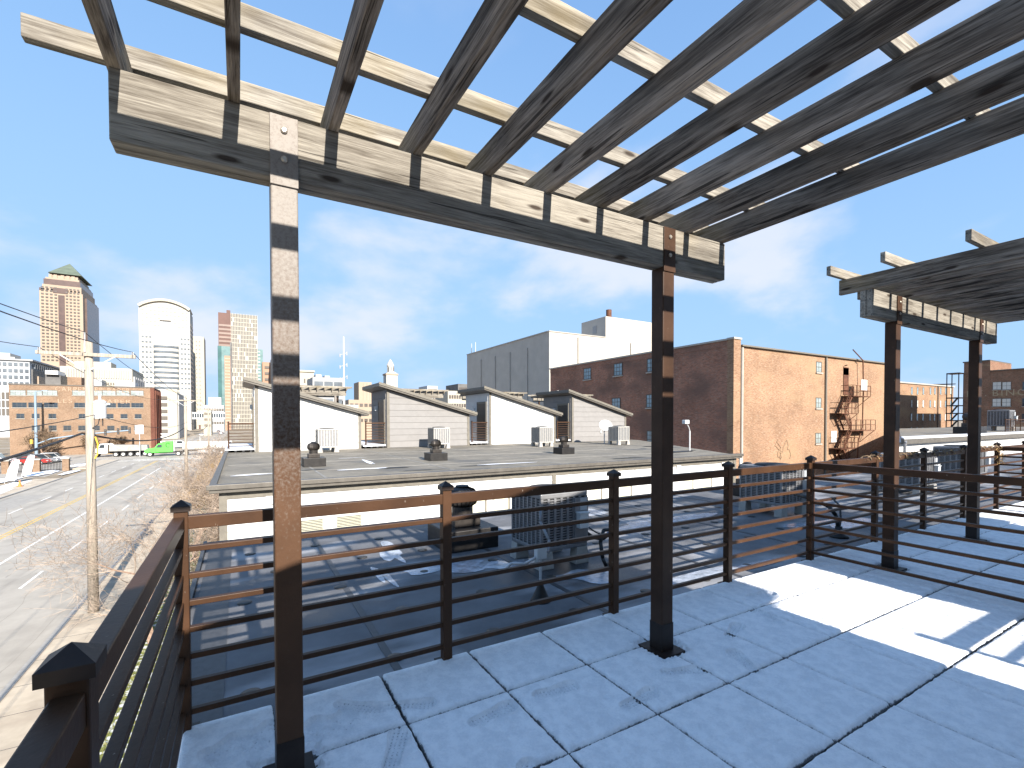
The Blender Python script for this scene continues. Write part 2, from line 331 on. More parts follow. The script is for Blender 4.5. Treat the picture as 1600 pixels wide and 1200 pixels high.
M['tan'] = mat('painted_concrete', (.42,.39,.345), .85, 0, .06, .5, bump=.1, bscale=10)
overlay(M['tan'], (.41,.375,.335), .3, .5, .7, (1,1,3), fac=.5)
M['coping'] = mat('pale_coping', (.36,.335,.295), .7, 0, .06, 3)
M['rust'] = mat('rusty_steel', (.115,.048,.026), .75, .2, .35, 4)
M['glass'] = glass('window_glass'); M['glassb'] = glass('blue_glass', (.20,.27,.30), .15); M['paneg'] = glass('hazy_pane', (.26,.30,.29), .3)
M['blind'] = mat('pale_blind', (.55,.54,.50), .8, 0, .05, 3)
M['frame'] = mat('window_frame', (.10,.085,.07), .6, 0, .1, 5)
M['stone'] = mat('pink_limestone', (.33,.255,.19), .8, 0, .05, .05)
M['stone2'] = mat('pale_stone', (.42,.405,.37), .8, 0, .04, .05)
M['ivory'] = mat('ivory_panel', (.38,.35,.285), .8, 0, .04, .05)
M['brownglass'] = mat('brown_tower_glass', (.085,.052,.042), .25, 0, .2, .2, spec=.7)
M['darkwin'] = mat('tower_window', (.085,.07,.06), .3, 0, .3, .3, spec=.6)
M['winlt'] = mat('tower_window_pale', (.11,.125,.14), .25, 0, .3, .15, spec=.7)
M['copper'] = mat('green_copper', (.11,.135,.10), .7, 0, .15, .2)
M['maroon'] = mat('maroon_panel', (.105,.05,.038), .6, 0, .12, .1)
M['maroonwin'] = mat('maroon_band', (.19,.13,.105), .4, 0, .1, .1)
M['teal'] = mat('teal_glass', (.13,.21,.205), .2, 0, .2, .15, spec=.7)
M['tealdk'] = mat('dark_teal_glass', (.045,.11,.105), .2, 0, .2, .15, spec=.7)
M['peach'] = mat('peach_brick', (.34,.20,.135), .8, 0, .06, .1)
M['slate'] = mat('slate_cladding', (.11,.105,.10), .6, 0, .25, .3)
M['greym'] = mat('grey_building', (.30,.30,.30), .7, 0, .1, .1)
M['ltgrey'] = mat('light_panel', (.37,.385,.40), .5, 0, .06, .1)
M['carwhite'] = mat('white_car_paint', (.72,.71,.69), .25, 0, .03, 2, spec=.6)
M['carsilver'] = mat('silver_car_paint', (.33,.34,.36), .25, .5, .05, 2, spec=.6)
M['carred'] = mat('red_car_paint', (.42,.025,.02), .25, 0, .05, 2, spec=.6)
M['carblk'] = mat('charcoal_car_paint', (.05,.052,.058), .25, .3, .05, 2, spec=.6)
M['green'] = mat('lime_truck_paint', (.10,.62,.07), .3, 0, .05, 2, spec=.5)
M['tyre'] = mat('tyre_rubber', (.03,.03,.03), .85, 0, .2, 10)
M['rim'] = mat('wheel_rim', (.62,.61,.58), .4, .3, .05, 5)
M['dump'] = mat('dump_body_steel', (.30,.29,.27), .5, .4, .15, 2)
M['orange'] = mat('orange_plastic', (.75,.20,.04), .6, 0, .05, 5)
M['yellow'] = mat('yellow_plastic', (.68,.42,.05), .6, 0, .05, 5)
M['signal'] = mat('signal_black', (.03,.03,.032), .5, 0, .1, 5)
M['bluesteel'] = mat('blue_grey_steel', (.23,.30,.37), .5, .2, .06, 5)
M['faded'] = mat('faded_sign_paint', (.35,.25,.175), .9, 0, .12, 1.5)
M['faded2'] = mat('faded_sign_paint_pale', (.33,.26,.17), .9, 0, .15, 1.5)
def snow_mat():
    mm = bpy.data.materials.new('snow'); mm.use_nodes = True; t = mm.node_tree; n = t.nodes; l = t.links; b = n['Principled BSDF']
    b.inputs['Roughness'].default_value = .75; b.inputs['Specular IOR Level'].default_value = .25
    at = n.new('ShaderNodeAttribute'); at.attribute_name = 'cover_shade'
    tcn = n.new('ShaderNodeTexCoord'); nz = n.new('ShaderNodeTexNoise'); nz.inputs['Scale'].default_value = 150; nz.inputs['Detail'].default_value = 4; l.new(tcn.outputs['Object'], nz.inputs['Vector'])
    ad = n.new('ShaderNodeMath'); ad.operation = 'MULTIPLY_ADD'; l.new(nz.outputs[0], ad.inputs[0]); ad.inputs[1].default_value = .7; l.new(at.outputs['Fac'], ad.inputs[2])
    mr = n.new('ShaderNodeMapRange'); mr.inputs[1].default_value = .52; mr.inputs[2].default_value = .85; l.new(ad.outputs[0], mr.inputs[0])
    big = n.new('ShaderNodeTexNoise'); big.inputs['Scale'].default_value = 16; big.inputs['Detail'].default_value = 6; l.new(tcn.outputs['Object'], big.inputs['Vector'])
    rp_ = n.new('ShaderNodeValToRGB'); rp_.color_ramp.elements[0].position = .28; rp_.color_ramp.elements[1].position = .58
    rp_.color_ramp.elements[0].color = (.80,.81,.825,1); rp_.color_ramp.elements[1].color = (.95,.95,.95,1)
    gr = n.new('ShaderNodeTexNoise'); gr.inputs['Scale'].default_value = 95; gr.inputs['Detail'].default_value = 5; gr.inputs['Roughness'].default_value = .75; l.new(tcn.outputs['Object'], gr.inputs['Vector'])
    gm = n.new('ShaderNodeMath'); gm.operation = 'MULTIPLY_ADD'; l.new(gr.outputs[0], gm.inputs[0]); gm.inputs[1].default_value = .9
    gs = n.new('ShaderNodeMath'); gs.operation = 'SUBTRACT'; l.new(big.outputs[0], gs.inputs[0]); gs.inputs[1].default_value = .5; l.new(gs.outputs[0], gm.inputs[2]); l.new(gm.outputs[0], rp_.inputs[0])
    mxn = n.new('ShaderNodeMix'); mxn.data_type = 'RGBA'; l.new(mr.outputs[0], mxn.inputs[0]); mxn.inputs[6].default_value = (.12,.12,.12,1); l.new(rp_.outputs[0], mxn.inputs[7]); l.new(mxn.outputs[2], b.inputs['Base Color'])
    bz = n.new('ShaderNodeTexNoise'); bz.inputs['Scale'].default_value = 260; bz.inputs['Detail'].default_value = 3; l.new(tcn.outputs['Object'], bz.inputs['Vector'])
    b2 = n.new('ShaderNodeTexNoise'); b2.inputs['Scale'].default_value = 28; b2.inputs['Detail'].default_value = 5; l.new(tcn.outputs['Object'], b2.inputs['Vector'])
    a2 = n.new('ShaderNodeMath'); a2.operation = 'MULTIPLY_ADD'; l.new(b2.outputs[0], a2.inputs[0]); a2.inputs[1].default_value = 2.0; l.new(bz.outputs[0], a2.inputs[2])
    bn = n.new('ShaderNodeBump'); bn.inputs['Strength'].default_value = .6; bn.inputs['Distance'].default_value = .006; l.new(a2.outputs[0], bn.inputs['Height']); l.new(bn.outputs[0], b.inputs['Normal'])
    return mm
M['snow'] = snow_mat()

# ================================================================== THE SETTING
S = -6.5                                    # street level; the terrace floor is z = 0
def sheet(name, pts, z, mt, kind='structure'):
    b = MB(); b.v = [(x, y, z) for x, y in pts]; b.f = [tuple(range(len(pts)))]
    return b.build(name, mt, kind=kind)
sheet('ground', [(-3000,-3000),(3000,-3000),(3000,3500),(-3000,3500)], S, M['ground'])
rd = structure(MB().box(-21.3,-6.1,-200,1500,S-.3,S+.02).build('road', M['asphalt']))
structure(MB().box(-300,-21.3,126,147,S-.3,S+.016).box(-6.1,200,126,147,S-.3,S+.016).build('cross_street', M['asphalt']))
b = MB()
b.box(-11.75,-11.6,-50,100,S+.02,S+.026)
structure(b.build('lane_edge_line', M['paintw']))
b = MB()
for x in (-9.15,-17.3):
    for i in range(14): b.box(x-.06,x+.06,16+i*7.6+(3 if x < -10 else 0),19+i*7.6+(3 if x < -10 else 0),S+.02,S+.026)
structure(b.build('lane_dashes', M['paintw']))
structure(MB().box(-14.5,-14.38,-50,118,S+.02,S+.026).box(-14.2,-14.08,-50,118,S+.02,S+.026).box(-14.4,-14.25,150,420,S+.02,S+.026).build('centre_lines', M['painty']))
structure(MB().box(-21,-6.5,120,120.6,S+.02,S+.026).box(-19,-8,123.2,123.8,S+.02,S+.026).build('stop_line', M['paintw']))
structure(MB().box(-6.1,-5.9,-60,124,S-.3,S+.14).box(-21.5,-21.3,-60,88,S-.3,S+.14).box(-21.5,-21.3,104,124,S-.3,S+.14).build('kerb', M['concrete']))
structure(MB().box(-5.9,-3.1,-60,124,S-.3,S+.12).build('pavement', M['walk']))
b = MB()
for i in range(60): b.box(-5.88,-3.12,-4+i*1.8,-3.985+i*1.8,S+.12,S+.124)
structure(b.build('pavement_joints', M['patch']))
structure(MB().box(-24.2,-21.5,-60,88,S-.3,S+.13).box(-24.2,-21.5,104,124,S-.3,S+.13).build('far_pavement', M['walk']))
structure(sheet('verge', [(-3.1,-30),(-.45,-30),(-.45,60),(-3.1,60)], S+.09, M['turf']))
structure(sheet('car_park', [(-60,92),(-24.2,92),(-24.2,126),(-60,126)], S+.02, M['asphalt']))
b = MB(); random.seed(31)                    # sealed cracks in the carriageway
def crack(x, y, dx, dy, n, wd):
    for i in range(n):
        x2 = x+dx+random.gauss(0,.12); y2 = y+dy+random.gauss(0,.12*abs(dx)+.05); q = wd*random.uniform(.6,1.3); p = Vector((dy,-dx,0)).normalized()*q
        b.quad((x-p.x,y-p.y,S+.0235),(x2-p.x,y2-p.y,S+.0235),(x2+p.x,y2+p.y,S+.0235),(x+p.x,y+p.y,S+.0235)); x, y = x2, y2
for k in range(16): crack(random.choice((-20.9,-12.9,-7.6))+random.uniform(-.3,.3), 14+k*6.4, random.uniform(.45,.6), random.uniform(-.05,.05), random.randint(5,14), .014)
for x in (-19.2,-15.9,-12.95,-10.6,-7.9,-6.6): crack(x, 12, 0.0001, 1.1, 95, .012)
structure(b.build('road_cracks', M['deckpatch']))
structure(MB().box(-10.9,-8.4,38,43,S+.02,S+.0225).box(-20.6,-18,58,70,S+.02,S+.0222).box(-13.6,-12.2,20,30,S+.02,S+.0224).build('road_patches', M['asphalt2']))
b = MB(); random.seed(3)
for (cx_, cy_, rx, ry) in ((-24.4,80,1.0,7),(-26,98,1.4,5),(-23,70,.8,6),(-27.5,88,1.6,4),(-22.6,97,.6,5),(-30,84,2,2.5),(-25,112,1.2,4)):
    k = len(b.v); n = 18
    for i in range(n):
        t = 2*math.pi*i/n; q = .7+.5*random.random(); b.v.append((cx_+rx*q*math.cos(t), cy_+ry*q*math.sin(t), S+.14))
    b.v.append((cx_,cy_,S+.19)); b.f += [(k+i, k+(i+1) % n, k+n) for i in range(n)]
b.build('snow_patches', M['snowpatch'], kind='stuff')
# grass blades on the verge below the terrace (uncountable)
b = MB(); random.seed(5)
for i in range(7000):
    x = random.uniform(-3.05,-.5); y = random.uniform(8,40); h = random.uniform(.05,.16); a = random.uniform(0,6.28); dx, dy = .014*math.cos(a), .014*math.sin(a)
    k = len(b.v); b.v += [(x-dx,y-dy,S+.09),(x+dx,y+dy,S+.09),(x+random.uniform(-.06,.06),y+random.uniform(-.06,.06),S+.09+h)]; b.f.append((k,k+1,k+2))
b.build('verge_grass', M['shrubgreen'], kind='stuff')

# ------------------------------------------------------------------ the rowhouse that carries the terrace
ZR = -.2
own = thing('rowhouse', 'dark flat roof of the near rowhouse below the front railing', 'building', (0,0,S))
MB().box(-.34,42,-14,7.6,0,ZR-.06-S).build('wall', M['white'], own)
MB().box(-.40,42,-14.05,7.72,ZR-.06-S,ZR-S).build('roof', M['nearroof'], own, bevel=.01)
MB().box(-.44,-.40,2.85,7.76,ZR-.16-S,ZR+.05-S).box(-.44,42,7.72,7.76,ZR-.16-S,ZR+.03-S).build('roof_edge_trim', M['patch'], own)
b = MB()
for i in range(12): b.box(.9+i*1.9,.955+i*1.9,2.85,7.7,ZR-S,ZR+.004-S)
b.box(-.36,-.1,2.85,7.7,ZR-S,ZR+.005-S)
b.build('roof_seam', M['patch'], own)
disc = MB().lathe([(.062,0),(.062,.006),(.03,.010),(.001,.010)], 18).mesh('fastener_plate', M['tar'], True)
random.seed(11)
for i in range(5):
    for j in range(10):
        put('fastener_plate', disc, own, (.05+j*.86+random.uniform(-.06,.06)+(i % 2)*.35, 3.35+i*.88+random.uniform(-.06,.06), ZR-S+.001))
def blob(cx_, cy_, rx, ry, n=26, seed=0, rough=.35):
    random.seed(seed); pts = []
    ph = [random.uniform(0,6.28) for _ in range(5)]
    for i in range(n):
        t = 2*math.pi*i/n; q = 1+rough*sum(math.sin((k+2)*t+ph[k])/(k+1.5) for k in range(5)); pts.append((cx_+rx*q*math.cos(t), cy_+ry*q*math.sin(t)))
    return pts
for i, (x, y, rx, ry) in enumerate(((2.1,5.1,.42,.22),(2.75,4.85,.3,.16),(3.3,4.05,.35,.18),(1.7,6.1,.12,.5),(1.35,5.2,.06,.35),(6.2,5.6,.9,.3),(5.0,6.8,1.1,.35),(4.6,3.4,.7,.16),(8.6,4.0,.8,.3))):
    q = blob(x, y, rx, ry, 30, 40+i, .5); bb = MB(); bb.v = [(a, c, ZR-S+.006) for a, c in q]+[(x, y, ZR-S+.014)]; bb.f = [(j, (j+1) % 30, 30) for j in range(30)]
    bb.build('ice_sheet', M['ice'], own)

# the terrace floor of pavers under snow
floor = structure(MB().box(-.3,16,-1.0,2.80,ZR+.004,-.085).build('terrace_floor', M['deck']))
PS = .5633; PX = 1.2695; PY = 2.2534
FEET = [(1.5,2.11,-.10,0),(1.84,1.82,.12,0),(2.27,1.89,-.42,0),(2.68,1.79,1.15,1),(3.01,2.08,.35,0),(3.44,2.11,1.35,1),(3.83,2.40,-.25,0),(1.10,2.10,.15,0),(.53,2.50,-.7,0),(.75,2.39,-.45,0),(.36,2.42,.1,2),(.60,2.10,1.1,0),(.02,2.49,.2,2),(1.0,1.62,.9,0)]
def foot(x, y):
    d = 0; tr = 0; ed = 0
    for (fx_, fy_, a, k) in FEET:
        dx, dy = x-fx_, y-fy_
        if abs(dx) > .3 or abs(dy) > .3: continue
        u = dx*math.cos(a)+dy*math.sin(a); v = -dx*math.sin(a)+dy*math.cos(a)
        L_ = .148; W_ = .050-.013*math.cos((u/L_)*2.2+.6)
        if k == 2: L_ = .19; W_ = .095; v += .02*math.sin(u*40)
        q = (u/L_)**4+(v/W_)**2+.12*mnoise.noise(Vector((x*60, y*60, .3)))
        if q < 1.0:
            s = max(0, min(1, (1.0-q)/.22)); d = max(d, s*(1 if k != 1 else .8))
            lug = math.sin(u*150+v*150)*math.sin(u*150-v*150)
            tr = max(tr, max(0, min(1, .5+1.6*lug)) if k != 2 else .55+.9*mnoise.noise(Vector((x*70, y*70, 3))))
        elif q < 1.6: ed = max(ed, (1.6-q)/.6)
    return d, max(0, min(1, tr)), ed
pav_cache = {}
def paver(x0, x1, y0, y1, near):
    wx, wy = x1-x0, y1-y0
    key = (round(wx,3), round(wy,3))
    if key not in pav_cache: pav_cache[key] = MB().box(.006,wx-.006,.006,wy-.006,-.052,0).mesh('paver', M['paver'])
    p = put('paver', pav_cache[key], floor, (x0, y0, 0), .004)
    has = any(x0-.25 < f[0] < x1+.25 and y0-.25 < f[1] < y1+.25 for f in FEET)
    n = 110 if has else (70 if near else 40)
    nx = max(4, int(n*wx/PS)); ny = max(4, int(n*wy/PS)); v = []; cov_shade = []
    for j in range(ny+1):
        for i in range(nx+1):
            fx_, fy_ = i/nx, j/ny; lx, ly = .003+fx_*(wx-.006), .003+fy_*(wy-.006); X, Y = x0+lx, y0+ly
            e = min(lx, wx-lx, ly, wy-ly)
            nz = mnoise.noise(Vector((X*11, Y*11, 1.7))); nf = mnoise.noise(Vector((X*55, Y*55, 4.1))); nb = mnoise.noise(Vector((X*2.6, Y*2.6, 8))); nm = mnoise.noise(Vector((X*24, Y*24, 2.2)))
            g = .0065+.0045*nz+.0055*nm+.005*nf+.004*nb
            sl_ = (e-g)/.022; s = max(0, min(1, sl_)); s = math.sqrt(1-(1-s)**2)
            h = .026*s*(1+.12*nz+.09*nf+.12*nm+.14*nb)
            d, tr, ed = foot(X, Y)
            if d > 0: h = h*(1-d)+d*(.004+.010*tr)
            elif ed > 0: h += .005*ed
            for (px_, py_) in ((.17,2.18),(2.4,2.18),(5.717,2.18),(7.95,2.18)):     # bare round the post bases
                q = max(abs(X-px_), abs(Y-py_))
                if q < .16: h *= max(.02, min(1, (q-.108+.03*nf+.02*nm)/.04))
            c = max(0, min(1, (e-g)/.010+.25)); c *= (1-.62*d*(1-tr))*(1-.35*max(0, 1-abs(d-.5)/.5) if d > 0 else 1)  # thin snow at joints; print treads and outlines also darkened as painted shade
            if h < .004: c *= max(0, h/.004)
            v.append((lx, ly, max(h, .0006))); cov_shade.append(c)
    f = [(j*(nx+1)+i, j*(nx+1)+i+1, (j+1)*(nx+1)+i+1, (j+1)*(nx+1)+i) for j in range(ny) for i in range(nx)]
    me = bpy.data.meshes.new('snow'); me.from_pydata(v, [], f); me.materials.append(M['snow'])
    me.polygons.foreach_set('use_smooth', [True]*len(f))
    a = me.attributes.new('cover_shade', 'FLOAT', 'POINT'); a.data.foreach_set('value', cov_shade); me.update()
    put('snow', me, p, (0,0,.0006))
xs = [-.262]+[PX+PS*i for i in range(-2, 25) if -.2 < PX+PS*i < 14]
ys = [-1.0+.0]+[PY-PS*j for j in range(5,-1,-1)]+[2.775]
for i in range(len(xs)-1):
    for j in range(len(ys)-1):
        if xs[i] > 5 and ys[j] < .3: continue
        if xs[i] > 9 and ys[j] < 1: continue
        paver(xs[i], xs[i+1], ys[j], ys[j+1], xs[i] < 5.3 and ys[j] > .3)

# ------------------------------------------------------------------ white rowhouse across the alley
ZO = .19; YO = 11.0
opp = thing('rowhouse', 'long white sided rowhouse with flat grey roof and taupe gutter across the alley', 'building', (0,YO,S))
H = ZO-S
plan = [(-.33,0),(15.9,0),(22.6,11.9),(22.6,22),(-.33,22)]
MB().prism(plan, 'z', 0, H-.05).build('wall', M['white'], opp)
MB().prism([(-.5,-.14),(16.05,-.14),(22.8,11.8),(22.8,22.2),(-.5,22.2)], 'z', H-.05, H).build('roof', M['membrane'], opp)
MB().box(-.52,16.05,-.20,-.02,H-.09,H+.075).box(-.56,16.08,-.24,-.20,H-.02,H+.075).build('gutter', M['roofmetal'], opp, bevel=.008)
MB().box(-.52,-.40,-.14,22.2,H+.0,H+.07).build('roof_kerb', M['roofmetal'], opp)
MB().box(-.30,15.8,-.035,.0,H-.24,H-.09).build('frieze_board', M['trim'], opp)
MB().box(-.36,-.22,-.045,.0,H-3.2,H-.09).build('corner_trim', M['trim'], opp)
MB().box(15.76,15.93,-.045,.0,H-3.2,H-.09).build('corner_trim', M['trim'], opp)
MB().box(7.66,7.78,-.04,.0,H-3.2,H-.24).build('seam_trim', M['trim'], opp)
def lap(L_, h): 
    b = MB(); b.v = [(0,-.020,0),(L_,-.020,0),(L_,-.006,h),(0,-.006,h),(0,0,0),(L_,0,0),(L_,0,h),(0,0,h)]
    b.f = [(0,1,2,3),(1,5,6,2),(5,4,7,6),(4,0,3,7),(3,2,6,7),(4,5,1,0)]; return b
for (xa, xb) in ((-.22,7.66),(7.78,15.76)):
    me = lap(xb-xa, .163).mesh('siding_board', M['white'])
    for k in range(10): put('siding_board', me, opp, (xa, 0, H-.24-.165*(k+1)))
def ovent(uc, vc, wd, ht, kind):
    x = fx(uc, YO-.02, vc); z = fz(uc, vc, YO-.02)-S
    if kind == 'louvre':
        v = MB().box(x-wd/2,x+wd/2,-.05,-.005,z-ht/2,z+ht/2).build('louvre_vent', M['cream'], opp)
        b = MB()
        for k in range(9): b.box(x-wd/2+.02,x+wd/2-.02,-.062,-.05,z-ht/2+.02+k*(ht-.04)/9,z-ht/2+.02+(k+.45)*(ht-.04)/9)
        b.build('slat', M['patch'], v)
    elif kind == 'win':
        v = MB().box(x-wd/2,x+wd/2,-.035,-.002,z-ht/2,z+ht/2).build('window', M['cream'], opp)
        MB().box(x-wd/2-.05,x+wd/2+.05,-.042,-.036,z+ht/2,z+ht/2+.05).box(x+wd/2,x+wd/2+.05,-.042,-.036,z-ht/2,z+ht/2).build('frame', M['trim'], v)
    else: MB().box(x-wd/2,x+wd/2,-.05,-.005,z-ht/2,z+ht/2).build('wall_vent', M['white'], opp)
for u, v in ((484,822),(545,815)): ovent(u, v, .56, .34, 'louvre')
for u, v in ((746,800),(783,797),(930,778),(977,772),(1075,760),(1104,757)): ovent(u, v, .42, .62, 'win')
for u, v in ((424,781),(594,769),(660,764),(827,752),(912,745),(995,738),(1060,731),(1130,726)): ovent(u, v, .2, .17, 'v')
b = MB()
for x in (1.7,4.9,8.4,11.8): b.box(x,x+.06,0.2,11.6,H,H+.005)
for y in (2.4,5.2,8.4): b.box(-.3,17,y,y+.06,H,H+.006)
b.build('roof_seam', M['seam'], opp)
for i, (u, v, rx, ry, mt) in enumerate(((395,742,.5,.12,'snowpatch'),(570,733,.55,.14,'snowpatch'),(575,722,.08,.9,'snowpatch'),(548,716,.35,.05,'snowpatch'),(620,731,.5,.12,'tar'),(790,725,.9,.10,'snowpatch'),(745,728,.4,.08,'tar'),(980,716,1.0,.07,'tar'),(1060,706,1.2,.25,'tar'),(1030,697,1.0,.2,'tar'),(490,735,.3,.1,'tar'),(660,735,.6,.06,'tar'))):
    x, y = onz(u, v, ZO); q = blob(x, y-YO, rx, ry, 24, 70+i, .4); bb = MB(); bb.v = [(a, c, H+.009+.001*i) for a, c in q]; bb.f = [tuple(range(24))]
    bb.build('snow_patch' if mt == 'snowpatch' else 'tar_patch', M[mt], opp)
MB().tube([(15.98,-.05,H-.05),(16.12,-.08,H-.1),(16.14,-.06,H-.5),(16.14,-.06,H-4)], .05, 8).build('downspout', M['white'], opp, smooth=True)

def penthouse(name, label, loc, mt, W=4.35, D=3.0, hi=2.80, lo=1.60, mir=False, full=True, group=None):
    t = thing(name, label, 'penthouse', loc, group)
    mx_ = (lambda x: W-x) if mir else (lambda x: x)
    sl_ = (hi-lo)/W
    rf = lambda x: hi-sl_*x
    def prism(pts, a, b_): 
        return MB().prism([(mx_(x), z) for x, z in pts], 'y', a, b_)
    prism([(0,0),(W,0),(W,lo),(0,hi)], 0, D).build('wall', mt, t)
    prism([(-.42,rf(-.42)+.02),(W+.3,rf(W+.3)+.02),(W+.3,rf(W+.3)+.20),(-.42,rf(-.42)+.20)], -.28, D+.28).build('roof', M['roofmetal'], t, bevel=.01)
    prism([(-.44,rf(-.44)+.10),(W+.33,rf(W+.33)+.10),(W+.33,rf(W+.33)+.225),(-.44,rf(-.44)+.225)], -.32, -.28).build('fascia', M['trim'], t)
    prism([(0,0),(.13,0),(.13,rf(.13)),(0,rf(0))], -.035, 0).build('corner_trim', M['trim'], t)
    prism([(W-.13,0),(W,0),(W,rf(W)),(W-.13,rf(W-.13))], -.035, 0).build('corner_trim', M['trim'], t)
    h = .30
    k = 0
    while k*h < hi-.03:
        z0 = k*h+.02; z1 = min(z0+h-.010, hi)
        def xr(z): return min(W-.13, (hi-z)/sl_)
        a, c = xr(z0), xr(z1)
        if a > .16:
            c = max(c, .135)
            bb = MB(); bb.v = [(mx_(x), y, z) for x, y, z in ((.13,-.024,z0),(a,-.024,z0),(c,-.006,z1),(.13,-.006,z1),(.13,0,z0),(a,0,z0),(c,0,z1),(.13,0,z1))]
            if z0 < lo < z1 and c < W-.13:
                bb = MB(); bb.v = []
                pts = [(.13,z0),(W-.13,z0),(W-.13,rf(W-.13)),(c,z1),(.13,z1)]
                yy = lambda z: -.024+.018*(z-z0)/(z1-z0)
                bb.v = [(mx_(x), yy(z), z) for x, z in pts]+[(mx_(x), 0, z) for x, z in pts]
                bb.f = [(0,1,2,3,4),(9,8,7,6,5)]+[(i, i+5, (i+1) % 5+5, (i+1) % 5) for i in range(5)]
            else: bb.f = [(0,1,2,3),(1,5,6,2),(5,4,7,6),(4,0,3,7),(3,2,6,7),(4,5,1,0)]
            bb.build('siding_board', mt, t)
        k += 1
    if not full: return t
    # the door side
    me = MB().box(-.022,0,.12,D-.1,0,.285).mesh('siding_board', mt)
    for k in range(9): put('siding_board', me, t, (0,0,.02+k*.30))
    d = MB().box(-.06,-.02,.35,1.28,.16,2.22).build('door', M['darkdoor'], t); MB().cyl((-.075,.45,1.1),(-.06,.45,1.1),.03,.03,8).build('handle', M['bolt'], d)
    MB().box(-.07,-.02,.24,.35,.1,2.34).box(-.07,-.02,1.28,1.38,.1,2.34).box(-.07,-.02,.35,1.28,2.22,2.34).build('door_frame', M['trim'], t)
    MB().box(-.15,-.02,1.62,1.74,1.82,2.05).build('wall_lamp', M['plastic'], t)
    MB().cyl((1.0,D-.2,rf(1.0)+.1),(1.0,D-.2,rf(1.0)+.75),.06,.06,8).build('vent_pipe', M['white'], t)
    MB().box(2.2,2.3,-.06,-.02,.52,.66).build('outlet_box', M['plastic'], t)
    return t
PH = [(.59,'white','white sided penthouse with sloping roof, leftmost on the roof across the alley'),(6.15,'grey','grey sided penthouse with sloping roof between two white penthouses'),
      (11.67,'white','white sided penthouse with sloping roof between two grey penthouses'),(17.21,'grey','grey sided penthouse with sloping roof next to the satellite dish')]
for x, mt, lb in PH: penthouse('penthouse', lb, (x, 22.65, ZO), M[mt], group='penthouses across the alley')
# penthouses of this row, behind the camera: they shade the terrace
ZP = 2.36
penthouse('penthouse', 'white sided penthouse with sloping roof behind the near terrace', (-.36, -3.75, ZR), M['white'], W=4.14, D=2.72, hi=3.404, lo=2.253, mir=True, full=False)
penthouse('penthouse', 'grey sided penthouse with sloping roof behind the next terrace', (5.42, -3.75, ZR), M['grey'], W=4.14, D=2.72, hi=3.404, lo=2.253, mir=True, full=False)

# ================================================================== RAILINGS
RZ = [.897,.766,.635,.506,.376,.243,.105]
post_me = MB().box(-.029,.029,-.029,.029,0,1.085).mesh('post', M['brown'])
cap_me = MB(); cap_me.box(-.039,.039,-.039,.039,1.083,1.108); k = len(cap_me.v); cap_me.v += [(-.039,-.039,1.108),(.039,-.039,1.108),(.039,.039,1.108),(-.039,.039,1.108),(0,0,1.137)]
cap_me.f += [(k,k+1,k+4),(k+1,k+2,k+4),(k+2,k+3,k+4),(k+3,k,k+4)]; cap_me = cap_me.mesh('post_cap', M['cap'])
foot_me = MB().box(-.06,.06,-.06,.06,0,.01).mesh('base_plate', M['cap'])
def railing(label, p0, p1, posts, z=0, group='terrace railings', rz=RZ, flip=0):
    """posts: distances along the run; rails span the whole run"""
    a = Vector((*p0, 0)); d = Vector((p1[0]-p0[0], p1[1]-p0[1], 0)); Lr = d.length; ang = math.atan2(d.y, d.x)
    t = thing('railing', label, 'railing', (p0[0], p0[1], z), group, ang)
    for s in posts:
        p = put('post', post_me, t, (s,0,0), .004); put('post_cap', cap_me, p, (0,0,0)); put('base_plate', foot_me, p, (0,0,.001))
    MB().box(0,Lr,-.023,.023,.995,1.058).build('top_rail', M['brown'], t, bevel=.004)
    me = MB().box(0,Lr,-.016,.016,-.0135,.0135).mesh('rail', M['brown'])
    for q in rz: put('rail', me, t, (0,0,q), .003)
    return t
railing('brown metal railing along the front edge of the near terrace', (-.244,2.747), (5.255,2.747), [0,1.354,2.737,4.12,5.499])
railing('brown metal railing along the street side at the left', (-.252,2.715), (-.252,-.95), [1.645,3.3])
railing('brown metal railing dividing the near terrace from the next one', (5.255,2.715), (5.255,-.70), [2.0,3.415])
railing('short brown metal railing closing the gap between the two near penthouses', (4.1,-.70), (5.22,-.70), [.04])
railing('brown metal railing with garland along the next terrace front', (5.289,2.747), (10.90,2.747), [1.39,2.77,4.17,5.6])
railing('brown metal railing dividing the two far right terraces', (10.90,2.715), (10.90,-.8), [1.4,2.8])
railing('brown metal railing along the third terrace front at far right', (10.935,2.747), (16.4,2.747), [1.38,2.76,4.14,5.45])
for i, (x, mt, lb) in enumerate(PH):
    nm = ['leftmost white','first grey','second white','rightmost grey'][i]
    railing('brown railing of the small deck left of the %s penthouse' % nm, (x-1.0,22.75), (x-.05,22.75), [.03], ZO+.17, 'deck railings across the alley')
    t = thing('deck', 'snow dusted plank deck left of the %s penthouse' % nm, 'deck', (x-1.1,22.7,ZO), 'decks across the alley')
    me = MB().box(0,1.06,0,.30,.10,.16).mesh('deck_board', M['snowpatch'])
    for k in range(16): put('deck_board', me, t, (0,.31*k,0))
    b = MB()
    for k in range(4): b.box(.06+k*.28,.14+k*.28,0,5,0,.10)
    b.build('joist', M['deck'], t)
